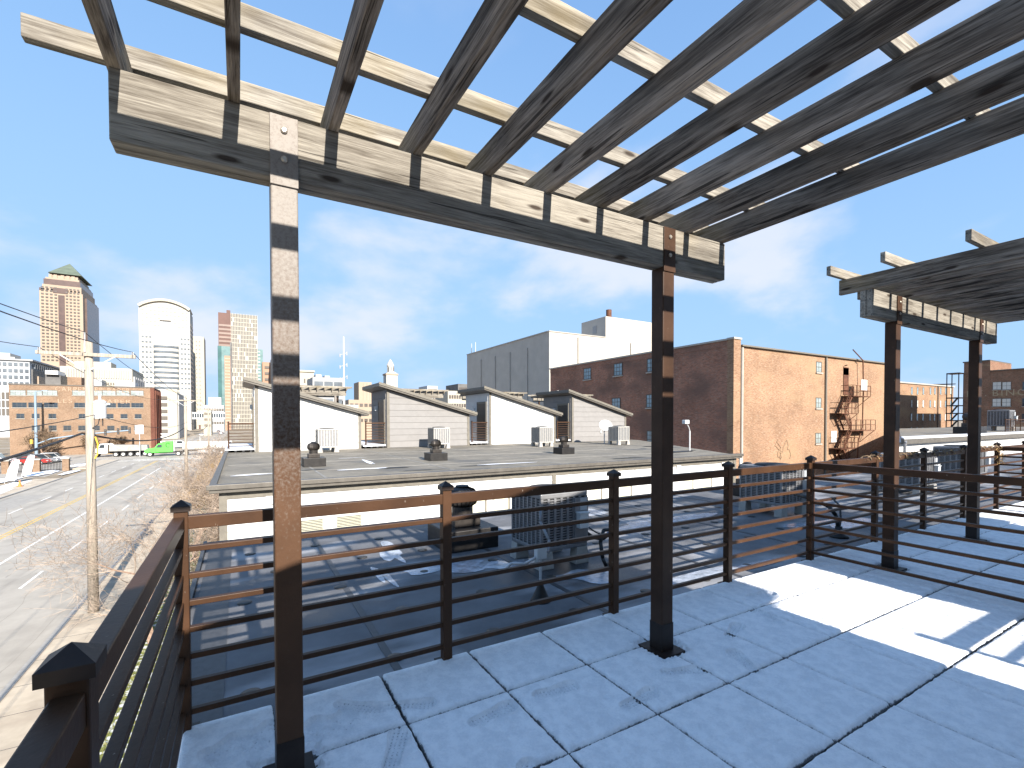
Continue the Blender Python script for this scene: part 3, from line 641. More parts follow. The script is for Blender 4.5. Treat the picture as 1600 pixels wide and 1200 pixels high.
# string-light garland on the next terrace's rail
def garland(label, x0, x1, seed):
    t = thing('garland', label, 'garland', (x0,2.747,1.06), 'garlands on the next terrace railing'); random.seed(seed); b = MB(); Lg = x1-x0
    pts = [(s*Lg/60, .035*math.cos(s*.9), .0+.035*math.sin(s*.9)-.01) for s in range(61)]; b.tube(pts, .007, 4)
    for s in range(int(Lg*130)):
        x = random.uniform(0,Lg); p = Vector((x, random.uniform(-.03,.03), random.uniform(-.03,.012))); q = p+Vector((random.uniform(-.035,.035), random.uniform(-.05,.05), random.uniform(-.04,.05))); b.cyl(p, q, .0035, .001, 3, False)
    b.build('twigs', M['bark2'], t)
    me = MB().lathe([(.001,-.012),(.011,0),(.001,.014)], 6).mesh('bulb', M['straw'])
    for s in range(int(Lg*5)): put('bulb', me, t, (random.uniform(0,Lg), random.uniform(-.045,-.03), random.uniform(-.06,.02)))
garland('twiggy garland with small bulbs on the next terrace rail near the pergola', 6.4, 8.0, 1); garland('twiggy garland with small bulbs on the next terrace rail at the far end', 8.15, 10.85, 2)
b = MB(); random.seed(9)
for s in range(140):
    a = random.uniform(0,6.28); p = Vector((.05*math.cos(a), .05*math.sin(a), random.uniform(-.25,.04))); b.cyl(p, p+Vector((random.uniform(-.05,.05), random.uniform(-.05,.05), random.uniform(-.05,.05))), .004, .001, 3, False)
tag(b.build('garland_bunch', M['straw'], loc=(10.9,2.72,1.02)), 'bunch of dry twigs tied to the corner post of the next terrace', 'garland')

# ================================================================== PERGOLAS
def pergola(label, loc):
    t = thing('pergola', label, 'pergola', loc, 'terrace pergolas'); ox, oy = 1.29, 1.09
    X = lambda x: x-ox
    Y = lambda y: y-oy
    PB, PT, RB = 2.4919, 2.7454, .146
    for (x, y, front) in ((.12,2.1327,1),(2.348,2.1327,1),(-.37,-.03,0),(2.348,-.03,0)):
        z0 = -2.0 if x < 0 else 0
        p = MB().box(-.0505,.0505,0,.101,z0,PB-.001).build('post', M['postpaint'] if x == .12 else M['steelbrown'], t, (X(x+.0505), Y(y), 0), .006)
        if front:
            MB().box(-.0535,.0535,-.003,.104,0.01,.19).build('sleeve', M['cap'], p, bevel=.004)
            MB().box(-.10,.10,-.06,.16,0.001,.013).build('base_plate', M['cap'], p)
            st = MB().box(-.052,.052,-.008,-.001,PB-.03,PT-.004).build('strap', M['postpaint'] if x == .12 else M['steelbrown'], p, bevel=.002)
            for z in (PB+.075,PB+.19):
                MB().lathe([(.013,0),(.013,.006),(.008,.011),(.001,.011)], 10).build('bolt', M['bolt'], st, (0,-.008,z)).rotation_euler = (rad(90),0,0)
    bm_ = MB().box(X(-.3795),X(2.9607),Y(2.1347),Y(2.185),PB,PT).build('beam', M['woodx'], t, bevel=.005)
    MB().box(X(-.3795),X(2.9607),Y(2.188),Y(2.238),PB,PT).build('beam', M['woodx'], t, bevel=.005)
    MB().box(X(-.3795),X(2.9607),Y(.03),Y(.072),PB,PT).build('beam', M['woodx'], t, bevel=.005)
    rm = MB().box(-.021,.021,0,2.66,0,RB).mesh('rafter', M['woody'])
    random.seed(21)
    for i in range(10):
        o = put('rafter', rm, t, (X(.018+.3672*(i-1)-.021+(.006 if i == 0 else 0)), Y(-.24), PT), .005)
        o.rotation_euler = (random.uniform(-.0008,.0008), 0, random.uniform(-.0015,.0015))
    pm = MB().box(0,3.91,0,.04,0,.086).mesh('purlin', M['woodx'])
    for y in (2.36,1.922,1.362,.82,.267,-.175): put('purlin', pm, t, (X(-.66), Y(y), PT+RB), .004)
    return t
perg = pergola('weathered timber pergola on brown steel posts over the near terrace', (1.29,1.09,0))
nextp = dup(perg, (1.29+5.546,1.09+.03,0), 'weathered timber pergola over the next terrace at right')
for o in nextp.children_recursive:
    if o.name.split('.')[0] in ('post','strap'): o.material_slots[0].link = 'OBJECT'; o.material_slots[0].material = M['steelbrown']
for i, (x, mt, lb) in enumerate(PH):
    dup(perg, (x+2.75,27.6,ZO+.16), 'timber pergola behind the %s penthouse' % ['leftmost white','first grey','second white','rightmost grey'][i], 'pergolas across the alley', rz=math.pi)

# ================================================================== ROOF EQUIPMENT
def condenser(label, loc, W_, Hh, light=False, group='condensers', blocks=True, box=True):
    t = thing('condenser', label, 'air conditioner', loc, group); z0 = .2; mt = M['aclight'] if light else M['acmetal']; h = W_/2
    MB().box(-h+.02,h-.02,-h+.02,h-.02,z0+.03,z0+Hh-.05).build('coil', M['acmetal'] if light else M['acdark'], t)
    MB().box(-h,h,-h,h,z0,z0+.05).build('base_pan', mt, t, bevel=.01)
    top = MB().box(-h,h,-h,h,z0+Hh-.06,z0+Hh).build('top_panel', mt, t, bevel=.012)
    MB().lathe([(h*.78,0),(h*.78,.006),(h*.70,.03),(h*.2,.045),(.001,.045)], 24).build('fan_grille', M['acdark'], top, (0,0,z0+Hh))
    n = 7
    for s in range(4):
        b = MB()
        for k in range(n+1):
            a = -h+.001+k*(2*h-.034)/n; b.box(a,a+.032,-h,-h+.02,z0+.05,z0+Hh-.06)
        if not light:
            for q in range(int(Hh/.03)-3): b.box(-h+.01,h-.01,-h+.006,-h+.014,z0+.07+q*.03,z0+.083+q*.03)
        p = b.build('louvre_panel', mt, t); p.rotation_euler = (0,0,s*math.pi/2)
    if box:
        MB().box(h-.2,h+.0,-h-.012,-h-.001,z0+.06,z0+Hh-.08).build('service_panel', mt, t)
        d = MB().box(h-.18,h-.05,-h-.09,-h-.013,z0+Hh*.36,z0+Hh*.62).build('disconnect_box', M['plastic'], t, bevel=.006)
        MB().box(h-.19,h-.04,-h-.1,-h-.013,z0+Hh*.62,z0+Hh*.64).build('lid', M['plastic'], d)
        MB().box(h-.12,h-.02,-h-.016,-h-.0125,z0+Hh*.66,z0+Hh*.88).build('label_plate', M['ltgrey'], t)
    if blocks:
        for sx in (-1,1):
            for sy in (-1,1):
                MB().prism([(-.10,0),(.10,0),(.075,.2),(-.075,.2)], 'y', -.07, .07).build('foot_block', M['concrete'], t, (sx*(h-.08), sy*(h-.06), 0), .008)
    return t
ac1 = condenser('dark louvred condenser standing in the shade behind the front railing', (3.285,4.785,ZR), .67, .67)
condenser('dark louvred condenser behind the corner of the near terrace railing', (8.57,5.15,ZR), .8, .67)
condenser('dark louvred condenser behind the next terrace garland', (13.6,5.0,ZR), .9, .70)
condenser('dark louvred condenser behind the far right terrace railing', (17.6,5.2,ZR), .9, .75)
condenser('pale condenser beside the louvred one behind the garland', (14.9,5.3,ZR), .7, .62, True)
for i, (u, v) in enumerate(((513,707),(690,701),(853,698),(974,695))):
    x, y = onz(u, v, ZO)
    condenser('pale louvred condenser on blocks by the %s penthouse' % ['leftmost white','first grey','second white','rightmost grey'][i], (x, y+.35, ZO), .80, .78, True, 'condensers across the alley', box=False)
def turbine(label, loc, s=1.0, group='turbine vents', curbh=.3):
    t = thing('turbine_vent', label, 'roof vent', loc, group)
    MB().box(-.43*s,.43*s,-.43*s,.43*s,0,curbh*s).build('curb', M['black'], t, bevel=.01)
    z = curbh*s
    MB().box(-.22*s,.22*s,-.22*s,.22*s,z,z+.16*s).build('base', M['ribbed'], t, bevel=.01)
    MB().cyl((0,0,z+.16*s),(0,0,z+.30*s),.17*s,.17*s,16).build('neck', M['ribbed'], t, smooth=False)
    b = MB(); n = 22; prof = [(.17,.30),(.23,.34),(.255,.42),(.245,.50),(.20,.57),(.10,.61),(.02,.62)]
    for i in range(n):
        for (r0, q0), (r1, q1) in zip(prof, prof[1:]):
            t0 = 2*math.pi*i/n; t1 = t0+2*math.pi/n*1.25
            b.quad((r0*s*math.cos(t0),r0*s*math.sin(t0),z+q0*s),((r0-.03)*s*math.cos(t1),(r0-.03)*s*math.sin(t1),z+q0*s),((max(r1-.03,.005))*s*math.cos(t1),(max(r1-.03,.005))*s*math.sin(t1),z+q1*s),(r1*s*math.cos(t0),r1*s*math.sin(t0),z+q1*s))
    b.build('vane_ball', M['ribbed'], t)
    MB().lathe([(.11*s,0),(.10*s,.015*s),(.001,.03*s)], 14).build('top_cap', M['black'], t, (0,0,z+.615*s))
    return t
turbine('black turbine vent on a dark curb behind the front railing', (2.66,5.98,ZR), .86, curbh=.32)
turbine('black turbine vent behind the condenser at the railing corner', (10.0,6.6,ZR), .8)
turbine('black turbine vent beyond the garlanded railing at right', (46.5,13.2,.45), 1.7)
for i, (u, v) in enumerate(((490,728),(681,719),(881,709))):
    x, y = onz(u, v, ZO); t = turbine('turbine vent on a curb on the roof across the alley, %s of three' % ['leftmost','middle','rightmost'][i], (x, y, ZO), .70, 'turbine vents across the alley', .36)
# conduit box on its stand, hose and coil beside the condenser
t = thing('conduit_box', 'small white junction box on a pipe stand in front of the condenser', 'junction box', (2.46,3.72,ZR))
MB().lathe([(.10,0),(.085,.02),(.05,.10),(.032,.14),(.02,.20)], 14).build('boot', M['black'], t, smooth=True)
MB().cyl((0,0,.15),(0,0,.40),.014,.014,8).build('pipe', M['zinc'], t); MB().box(-.055,.055,-.03,.03,.40,.53).build('box', M['plastic'], t, bevel=.008)
MB().tube([(-.05,0,.42),(-.15,.05,.36),(-.26,.10,.37),(-.33,.16,.28)], .014, 8).build('conduit', M['zinc'], t, smooth=True)
MB().tube([(.05,.02,.46),(.16,.1,.42),(.27,.25,.48),(.33,.5,.62),(.4,.6,.75)], .016, 8).build('conduit', M['acmetal'], t, smooth=True)
t = thing('refrigerant_line', 'black insulated pipe with blue tape looping from the condenser to the roof', 'pipe', (3.66,4.42,ZR))
MB().tube([(-.08,.1,.40),(.02,.0,.30),(.12,-.06,.28),(.22,-.08,.34),(.20,-.12,.40),(.08,-.12,.40),(.0,-.16,.28),(.0,-.2,.1),(.04,-.22,.0)], .022, 8).build('pipe', M['hose'], t, smooth=True)
MB().tube([(.16,-.10,.33),(.20,-.10,.345),(.24,-.1,.37),(.23,-.12,.40)], .032, 8).build('tape', M['blue'], t, smooth=True)
MB().tube([(-.03,.05,.43),(.10,.03,.34),(.2,.0,.30),(.28,0,.35)], .008, 6).build('cable', M['hose'], t)
t = thing('refrigerant_line', 'black pipe on a rubber boot behind the divider railing', 'pipe', (7.55,3.55,ZR))
MB().lathe([(.13,0),(.12,.03),(.06,.06),(.045,.16)], 14).build('boot', M['black'], t, smooth=True)
MB().tube([(0,0,.1),(-.04,.02,.32),(-.08,.1,.44),(.05,.4,.5),(.3,.8,.5)], .028, 8).build('pipe', M['hose'], t, smooth=True)
MB().tube([(.02,0,.12),(.14,.04,.24),(.24,.1,.42),(.42,.3,.5)], .014, 6).build('cable', M['hose'], t)
# satellite dish
x, y = onz(968, 694, ZO)
t = thing('satellite_dish', 'white satellite dish behind the rightmost pale condenser', 'satellite dish', (x-.25, y+.9, ZO))
b = MB(); n = 20; prof = [(0,.0),(.14,.01),(.28,.045),(.40,.10)]
for i in range(n):
    for (r0,q0),(r1,q1) in zip(prof, prof[1:]):
        A = 2*math.pi*i/n; B = A+2*math.pi/n; b.quad((r0*math.cos(A),-q0,.8*r0*math.sin(A)),(r0*math.cos(B),-q0,.8*r0*math.sin(B)),(r1*math.cos(B),-q1,.8*r1*math.sin(B)),(r1*math.cos(A),-q1,.8*r1*math.sin(A)))
o = b.build('reflector', M['plastic'], t, (0,0,1.0), smooth=True); o.rotation_euler = (rad(-18),0,rad(-14))
MB().cyl((0,.06,0),(0,.06,1.0),.03,.03,8).build('mast', M['zinc'], t); MB().tube([(0,-.05,.72),(.05,-.5,.80)], .015, 6).build('arm', M['zinc'], t); MB().box(0,.1,-.56,-.48,.76,.86).build('feed_horn', M['plastic'], t)
# floodlight on its pole at the roof edge
t = thing('floodlight', 'small floodlight on a thin pole at the roof corner before the brick wall', 'floodlight', (16.6,13.6,ZO-.1))
MB().cyl((0,0,0),(0,0,.95),.03,.03,8).build('pole', M['zinc'], t); MB().tube([(0,0,.95),(-.06,0,1.1),(-.22,-.02,1.28)], .022, 6).build('arm', M['zinc'], t)
MB().box(-.42,-.16,-.12,.06,1.25,1.42).build('lamp_head', M['plastic'], t, bevel=.02)

# ================================================================== BUILDINGS NEAR BY
def wfaces(b, lst, Yf, d=.12):              # windows on a -Y face: boxes slightly proud/recessed
    for (x0, x1, z0, z1) in lst: b.box(x0, x1, Yf-d, Yf+.02, z0, z1)
def window(parent, name, loc, wd, ht, axis='y', pane='glass', lights=(2,2), sill=True, fr=.07):
    """a framed window: frame on the wall face, panes set back, optional sill; axis = face normal (-Y or -X / +X)"""
    f = MB()
    f.box(-wd/2,-wd/2+fr,-.03,.02,0,ht).box(wd/2-fr,wd/2,-.03,.02,0,ht).box(-wd/2+fr,wd/2-fr,-.03,.02,0,fr).box(-wd/2+fr,wd/2-fr,-.03,.02,ht-fr,ht)
    for i in range(1, lights[0]): x = -wd/2+i*wd/lights[0]; f.box(x-.02,x+.02,-.02,.01,fr,ht-fr)
    for j in range(1, lights[1]): z = j*ht/lights[1]; f.box(-wd/2+fr,wd/2-fr,-.018,.008,z-.025,z+.025)
    o = f.build(name, M['frame'], parent, loc); o.rotation_euler = (0,0,{'y':0,'-x':-math.pi/2,'+x':math.pi/2}[axis])
    MB().box(-wd/2+fr,wd/2-fr,-.008,.03,fr,ht-fr).build('pane', M[pane], o)
    if sill: MB().box(-wd/2-.08,wd/2+.08,-.12,.02,-.12,-.005).build('sill', M['coping'], o)
    return o
# brick warehouse with the fire escape
BX, BY = 35.8, 25.0; BX1 = fx(1397, BY); BY1 = fy(860, BX); BZ = fz(1146, 540, BY); PZ = fzx(1144, 530, BX)
t = thing('brick_warehouse', 'four storey brick warehouse with a shaded left wall and a fire escape', 'building', (0,0,S))
MB().box(BX,BX1,BY+.02,BY1,0,BZ-S).build('wall', M['brickred'], t)
MB().box(BX+.9,BX1+.02,BY-.03,BY+.02,0,BZ-S).build('front_wall', M['bricktan'], t)
MB().box(BX-.04,BX+.9,BY-.10,BY+.5,0,PZ-S-.001).build('corner_pier', M['bricktan'], t)
MB().box(BX-.03,BX+.45,BY+.5,BY1,BZ-S,PZ-S-.03).build('parapet', M['brickred'], t)
MB().box(BX-.12,BX+.95,BY-.18,BY+.5,PZ-S,PZ-S+.16).box(BX-.12,BX+.5,BY+.5,BY1+.1,PZ-S-.03,PZ-S+.12).build('coping', M['coping'], t)
MB().box(BX+.9,BX1+.1,BY-.28,BY+.3,BZ-S,BZ-S+.13).build('gutter', M['trim'], t)
MB().tube([(BX+1.02,BY-.16,BZ-S-.1),(BX+1.02,BY-.16,0)], .11, 8).build('downspout', M['coping'], t); x = fx(1288, BY); MB().tube([(x,BY-.14,BZ-S-.1),(x,BY-.14,0)], .10, 8).build('downspout', M['trim'], t)
for v in (575,631,686): window(t, 'window', (fx(1278,BY), BY-.03, fz(1278,v+7,BY)-S), 1.0, 1.05, 'y', 'paneg', (2,2))
for (u, v) in ((918,586),(966,580),(1019,574),(963,634),(1018,630),(1019,687),(905,686)):
    yy = fy(u, BX); window(t, 'window', (BX-.03, yy, fzx(u, v+7, BX)-S), 1.35, 1.35, '-x', 'glassb', (3,3), fr=.08)
b = MB()                                      # dead creeper on the front wall
random.seed(4)
for k in range(4):
    p = Vector((BX+6.5+random.uniform(0,2), BY-.06, 4.4)); 
    for s in range(9):
        q = p+Vector((random.uniform(-.35,.35), 0, random.uniform(.05,.35))); b.cyl(p, q, .02, .015, 3, False); p = q
b.build('creeper', M['bark2'], t, kind='stuff')
# fire escape
fe = thing('fire_escape', 'rusty steel fire escape zigzagging down the sunlit brick wall', 'fire escape', (0,BY-.06,S))
def FZ(v): return fz(1320, v, BY)-S
def FX(u): return fx(u, BY)
D_ = 1.05
lands = [(1313,1341,619),(1296,1322,646),(1310,1349,672),(1295,1322,699)]
for (ua, ub, v) in lands:
    z = FZ(v); xa, xb = FX(ua), FX(ub)
    p = MB().box(xa,xb,-D_,-.02,z-.07,z).build('landing', M['rust'], fe)
    b = MB()
    for hz in (.55,1.05): b.bar((xa,-D_,z+hz),(xb,-D_,z+hz),.05,.05).bar((xb,-D_,z+hz),(xb,0,z+hz),.05,.05).bar((xa,-D_,z+hz),(xa,0,z+hz),.05,.05)
    n = 5
    for i in range(n+1): xx = xa+(xb-xa)*i/n; b.bar((xx,-D_,z),(xx,-D_,z+1.05),.045,.045)
    b.build('guard_rail', M['rust'], p)
    MB().bar((xb-.2,-D_,z-.05),(xb-.9,-.02,z-1.3),.06,.06).bar((xa+.2,-D_,z-.05),(xa+.9,-.02,z-1.3),.06,.06).build('bracket', M['rust'], p)
def flight(u0, v0, u1, v1):
    a = Vector((FX(u0),-D_*.55,FZ(v0))); c = Vector((FX(u1),-D_*.55,FZ(v1))); st = MB()
    for oy in (-.32,.32): st.bar(a+Vector((0,oy,0)), c+Vector((0,oy,0)), .06, .2)
    o = st.build('stair_flight', M['rust'], fe); q = MB()
    for i in range(1,11): p = a.lerp(c, i/11); q.box(p.x-.13,p.x+.13,p.y-.32,p.y+.32,p.z-.02,p.z+.02)
    q.build('treads', M['rust'], o); q = MB()
    for oy in (-.34,): q.bar(a+Vector((0,oy,.95)), c+Vector((0,oy,.95)), .045, .045).bar(a+Vector((0,oy,.5)), c+Vector((0,oy,.5)), .035, .035)
    for i in range(5): p = a.lerp(c, i/4); q.bar(p+Vector((0,-.34,0)), p+Vector((0,-.34,.95)), .04, .04)
    q.build('handrail', M['rust'], o)
flight(1315,619,1304,645); flight(1303,647,1313,671); flight(1314,673,1303,698); flight(1302,700,1312,722)
MB().tube([(FX(1338),-.5,FZ(562)),(FX(1339),-.5,FZ(610)),(FX(1338),-.5,FZ(668)),(FX(1332),-.5,FZ(690)),(FX(1331),-.5,FZ(720))], .06, 6).tube([(FX(1338),-.5,FZ(562)),(FX(1322),-.5,FZ(547))], .06, 6).build('gooseneck_ladder', M['rust'], fe)
for (u, v0, v1, nm, mt) in ((1320,617,574,'door','rust'),(1320,586,575,'transom','paneg'),(1302,690,673,'shutter','white')):
    MB().box(FX(u)-.5,FX(u)+.5,-.06,-.01,FZ(v0),FZ(v1)).build(nm, M[mt], t, (0,BY-.03,0))
MB().box(FX(1325),FX(1334),-D_-.08,-D_-.03,FZ(610)+.0,FZ(594)).build('notice_board', M['white'], fe)
MB().tube([(FX(1317),-.04,FZ(572)),(FX(1317),-.3,FZ(571))], .05, 6).build('wall_lamp', M['rust'], fe)
for k, (u, v) in enumerate(((1388,558),(1394,556))): tag(MB().box(-.15,.15,-.1,.1,0,1.5).cyl((0,.2,0),(0,.2,1.9),.06,.06,6).box(.25,.45,-.1,.1,.2,1.1).build('antenna', M['ltgrey'], loc=(fx(u,BY+2),BY+2,BZ+.1)), 'cell antenna panel on the brick warehouse roof, %s one' % ('left' if k == 0 else 'right'), 'antenna')
# large cream block behind
TX, TY = 48.2, 70.0; TZ = fz(858, 518, TY); UX = fx(946, TY); UZ = fz(946, 494, TY)
t = thing('cream_block', 'large windowless cream painted block behind the brick warehouse', 'building', (0,0,S))
MB().box(TX,fx(1040,TY),TY,fy(730,TX),0,TZ-S).build('wall', M['tan'], t)
MB().box(UX,fx(1040,TY)+.1,TY-.02,TY+7.4,TZ-S,UZ-S).build('upper_block', M['tan'], t)
b = MB()
for u in (752,774,797,824): yy = fy(u, TX); b.box(TX-.22,TX,yy-.25,yy+.25,0,TZ-S-2.0)
b.build('pilaster', M['tan'], t)
b = MB()
for u in (903,985): xx = fx(u, TY); b.tube([(xx,TY-.15,TZ-S-.5),(xx,TY-.15,10)], .12, 6)
b.build('downspout', M['coping'], t); MB().box(TX-.1,UX,TY-.12,TY+.3,TZ-S,TZ-S+.18).box(TX-.12,TX+.3,TY+.3,fy(730,TX),TZ-S,TZ-S+.2).build('coping', M['coping'], t)
x = fx(951, TY+3); MB().cyl((x,TY+3,UZ-S),(x,TY+3,UZ-S+.6),1.3,1.1,12).cyl((x,TY+3,UZ-S+.6),(x,TY+3,UZ-S+2.2),.55,.55,12).build('stack', M['rust'], t)
MB().box(UX-.06,UX,TY+2.6,TY+3.8,UZ-S-2.9,UZ-S-1.4).build('shutter', M['greym'], t)
b = MB()
for u in (735,741): yy = fy(u, TX); b.cyl((TX+.4,yy,TZ-S),(TX+.4,yy,TZ-S+2.6),.1,.08,6)
b.build('mast', M['ltgrey'], t)
# brick mill beyond the warehouse, fire stair and the lettered warehouse at far right
MY = 56.0; m0, m1 = fx(1398,MY), fx(1489,MY); mz = fz(1450,602,MY)
t = thing('brick_mill', 'long brick mill with rows of narrow windows between the pergola posts', 'building', (0,0,S))
MB().box(m0,m1,MY,MY+22,0,mz-S).build('wall', M['bricktan'], t); MB().box(m0,m1+.2,MY-.3,MY+22,mz-S,mz-S+.35).build('coping', M['coping'], t)
MB().prism([(m1-14,mz-S+.35),(m1+1,mz-S+.9),(m1+1,mz-S+1.2),(m1-14,mz-S+.5)], 'y', MY-.2, MY+4).build('canopy_roof', M['black'], t)
for r, v in enumerate((616,636,657,678)):
    for u in (1424,1433,1442,1453,1460,1469,1477,1485): window(t, 'window', (fx(u,MY), MY-.02, fz(u,v,MY)-S), .95, 1.9, 'y', 'glassb' if (u+r) % 3 else 'blind', (1,2))
MB().tube([(fx(1464,MY),MY-.2,mz-S),(fx(1464,MY),MY-.2,0)], .12, 6).build('downspout', M['frame'], t)
LX = 146.0; ly0, ly1 = fy(1640,LX), fy(1546,LX); lz = fzx(1600,577,LX); tz = fzx(1520,566,LX); ly2 = fy(1505,LX)
t = thing('lettered_warehouse', 'old brown brick warehouse with faded lettering at the right edge', 'building', (0,0,S))
MB().box(LX,LX+30,ly0,ly1,0,lz-S).build('wall', M['brickold'], t); MB().box(LX-.05,LX+14,ly1,ly2,0,tz-S).build('stair_tower', M['brickold'], t)
MB().box(LX-.2,LX+30,ly0,ly1,lz-S,lz-S+.25).box(LX-.2,LX+14,ly1,ly2+.2,tz-S,tz-S+.25).build('coping', M['frame'], t)
for r, v in enumerate((609,635,659)):
    for q, u in enumerate((1557,1572,1604)): window(t, 'window', (LX-.03, fy(u,LX), fzx(u,v,LX)-S), 1.45, 1.75, '-x', ('blind','blind','glass')[r] if q < 2 else 'glass', (2,2))
def text(body, size, mt, parent, loc, rot, width=None):
    cu = bpy.data.curves.new('lettering', 'FONT'); cu.body = body; cu.size = size; cu.extrude = .01; cu.space_character = 1.25
    o = bpy.data.objects.new('lettering', cu); COL.objects.link(o); dg = bpy.context.evaluated_depsgraph_get()
    me = bpy.data.meshes.new_from_object(o.evaluated_get(dg)); bpy.data.objects.remove(o); me.materials.clear(); me.materials.append(mt)
    q = put('lettering', me, parent, loc); q.rotation_euler = rot
    if width: q.scale = (width/max(v.co.x for v in me.vertices), 1, 1)
    return q
text('L.F.', 2.0, M['faded2'], t, (LX-.07, fy(1509,LX), fzx(1509,620,LX)-S), (rad(90),0,-math.pi/2))
text('BINCH   BO', 2.0, M['faded2'], t, (LX-.02, fy(1549,LX), fzx(1549,619,LX)-S), (rad(90),0,-math.pi/2))
t = thing('steel_stair', 'dark open steel stair tower beside the lettered warehouse', 'stair', (LX-2,ly2+.3,S))
yA = fy(1483,LX)-ly2-.4; b = MB()
for (x, y) in ((0,0),(0,yA),(3,0),(3,yA)): b.bar((x,y,0),(x,y,fzx(1490,585,LX)-S),.16,.16)
b.build('frame', M['black'], t)
for v in (584,622,634,646,657,668,680):
    z = fzx(1494,v,LX)-S; MB().box(-.1,3.1,-.1,yA+.1,z-.12,z+.12).build('landing', M['black'], t)
b = MB()
for a, c in ((622,634),(634,646),(646,657),(657,668),(668,680)):
    z0, z1 = fzx(1494,a,LX)-S, fzx(1494,c,LX)-S; b.bar((.6,yA*.15,z0),(.6,yA*.7,z1),.5,.25)
b.build('stair_flight', M['black'], t)
# low white rowhouse beyond the garlanded railing
wx0 = fx(1405,11.0)
t = thing('low_rowhouse', 'low white rowhouse with snowy roof edge beyond the garlanded railing', 'building', (0,11.0,S))
MB().prism([(wx0,0),(95,0),(95,14),(wx0*2.27,14)], 'z', 0, .33-S).build('wall', M['white'], t); MB().prism([(wx0-.1,-.15),(95,-.15),(95,14),(wx0*2.27,14)], 'z', .33-S, .45-S).build('roof', M['membrane'], t); MB().box(wx0-.15,95,-.28,-.15,.25-S,.50-S).build('gutter', M['roofmetal'], t)
MB().prism([(wx0,-.22),(95,-.22),(95,.9),(wx0+2.6,.9)], 'z', .501-S, .56-S).build('snow_ledge', M['snowpatch'], t, bevel=.02); MB().tube([(wx0+.05,-.25,.4-S),(wx0-.12,-.3,.3-S),(wx0-.12,-.25,-4-S)], .07, 8).build('downspout', M['acmetal'], t)
dup(ac1, (fx(1564,15),15,.42), 'dark condenser on the low white rowhouse roof at far right', 'condensers', scale=(2.2,2.2,2.2))
railing('dark railing on the low white rowhouse roof at far right', (fx(1571,14),14), (fx(1640,14),14), [0,1.3,2.6,4,6], .45)

# ================================================================== THE CITY
def tower(name, label, loc=(0,0,S)): return thing(name, label, 'building', loc)
def box_at(b, ua, ub, vt, Y, dY, z0=0, vb=None):
    xa, xb = fx(ua,Y), fx(ub,Y); z1 = fz((ua+ub)/2,vt,Y)-S
    if vb is not None: z0 = fz((ua+ub)/2,vb,Y)-S
    b.box(xa,xb,Y,Y+dY,z0,z1); return xa, xb, z0, z1
def grid(b, xa, xb, za, zb, nx, nz, Y, wf=.6, hf=.5, d=.35, skip=None):
    dx, dz = (xb-xa)/nx, (zb-za)/nz
    for i in range(nx):
        for j in range(nz):
            if skip and skip(i, j): continue
            b.box(xa+dx*(i+.5-wf/2), xa+dx*(i+.5+wf/2), Y-d, Y+.05, za+dz*(j+.5-hf/2), za+dz*(j+.5+hf/2))
def gridx(b, X, ya, yb, za, zb, ny, nz, wf=.6, hf=.5, d=.35, sgn=1):
    dy, dz = (yb-ya)/ny, (zb-za)/nz
    for i in range(ny):
        for j in range(nz): b.box(min(X,X+sgn*d), max(X,X+sgn*d), ya+dy*(i+.5-wf/2), ya+dy*(i+.5+wf/2), za+dz*(j+.5-hf/2), za+dz*(j+.5+hf/2))
def stuffwin(b, mt, t, name='windows'): return b.build(name, M[mt], t, kind='stuff')
# -- stone tower with green pyramid roof
Y = 560; t = tower('stone_tower', 'tall stepped stone tower with brown glass strips and green pyramid roof')
b = MB(); xa, xb, _, zt = box_at(b, 65.5,133,457,Y,50); b.build('shaft', M['stone'], t)
cz = lambda v: fz(100,v,Y)-S
X_ = lambda u: fx(u,Y)
MB().box(X_(95),X_(105),Y-.6,Y+.5,0,cz(462)).box(X_(87),X_(110),Y-.4,Y+.5,cz(459),cz(451)).build('glass_strip', M['brownglass'], t)
MB().box(X_(133),X_(133)+1.5,Y+8,Y+46,0,cz(462)).build('side_glass', M['brownglass'], t)
MB().box(X_(129),X_(136.5),Y+6,Y+48,cz(600),cz(461)).build('corner_glass', M['brownglass'], t)
MB().box(X_(64),X_(67),Y+2,Y+40,cz(475),cz(452)).build('shoulder_glass', M['brownglass'], t)
MB().box(X_(69),X_(130),Y+2,Y+48,zt,cz(446)).build('setback', M['stone'], t); MB().box(X_(70.5),X_(128),Y+3,Y+46,cz(446),cz(437)).build('upper_glass', M['brownglass'], t)
MB().box(X_(73),X_(126),Y+4,Y+44,cz(437),cz(434)).box(X_(77),X_(123),Y+6,Y+42,cz(434),cz(429)).build('crown_band', M['stone'], t)
MB().box(X_(78),X_(122),Y+8,Y+40,cz(429),cz(425.5)).build('crown', M['brownglass'], t)
b = MB()
for u in (80,88,99,108,116): b.box(X_(u-2.6),X_(u+2.6),Y+5,Y+9,cz(434),cz(428.5))
stuffwin(b, 'stone', t, 'crown_panels')
b = MB(); x0, x1, y0, y1, z0 = X_(76),X_(129),Y+5,Y+43,cz(426)
b.v = [(x0,y0,z0),(x1,y0,z0),(x1,y1,z0),(x0,y1,z0),(X_(101),Y+24,fz(101,411,Y+24)-S)]; b.f = [(0,1,4),(1,2,4),(2,3,4),(3,0,4),(3,2,1,0)]; b.build('pyramid_roof', M['copper'], t)
b = MB(); nz = 23; za, zb = cz(566), cz(449)
grid(b, X_(67),X_(94.5),za,zb,4,nz,Y,.6,.42,.5); grid(b, X_(105.5),X_(129),za,zb,4,nz,Y,.6,.42,.5); stuffwin(b, 'darkwin', t)
b = MB(); grid(b, X_(68),X_(128),cz(600),cz(572),9,3,Y,.5,.4,.5); stuffwin(b, 'darkwin', t, 'lower_windows')
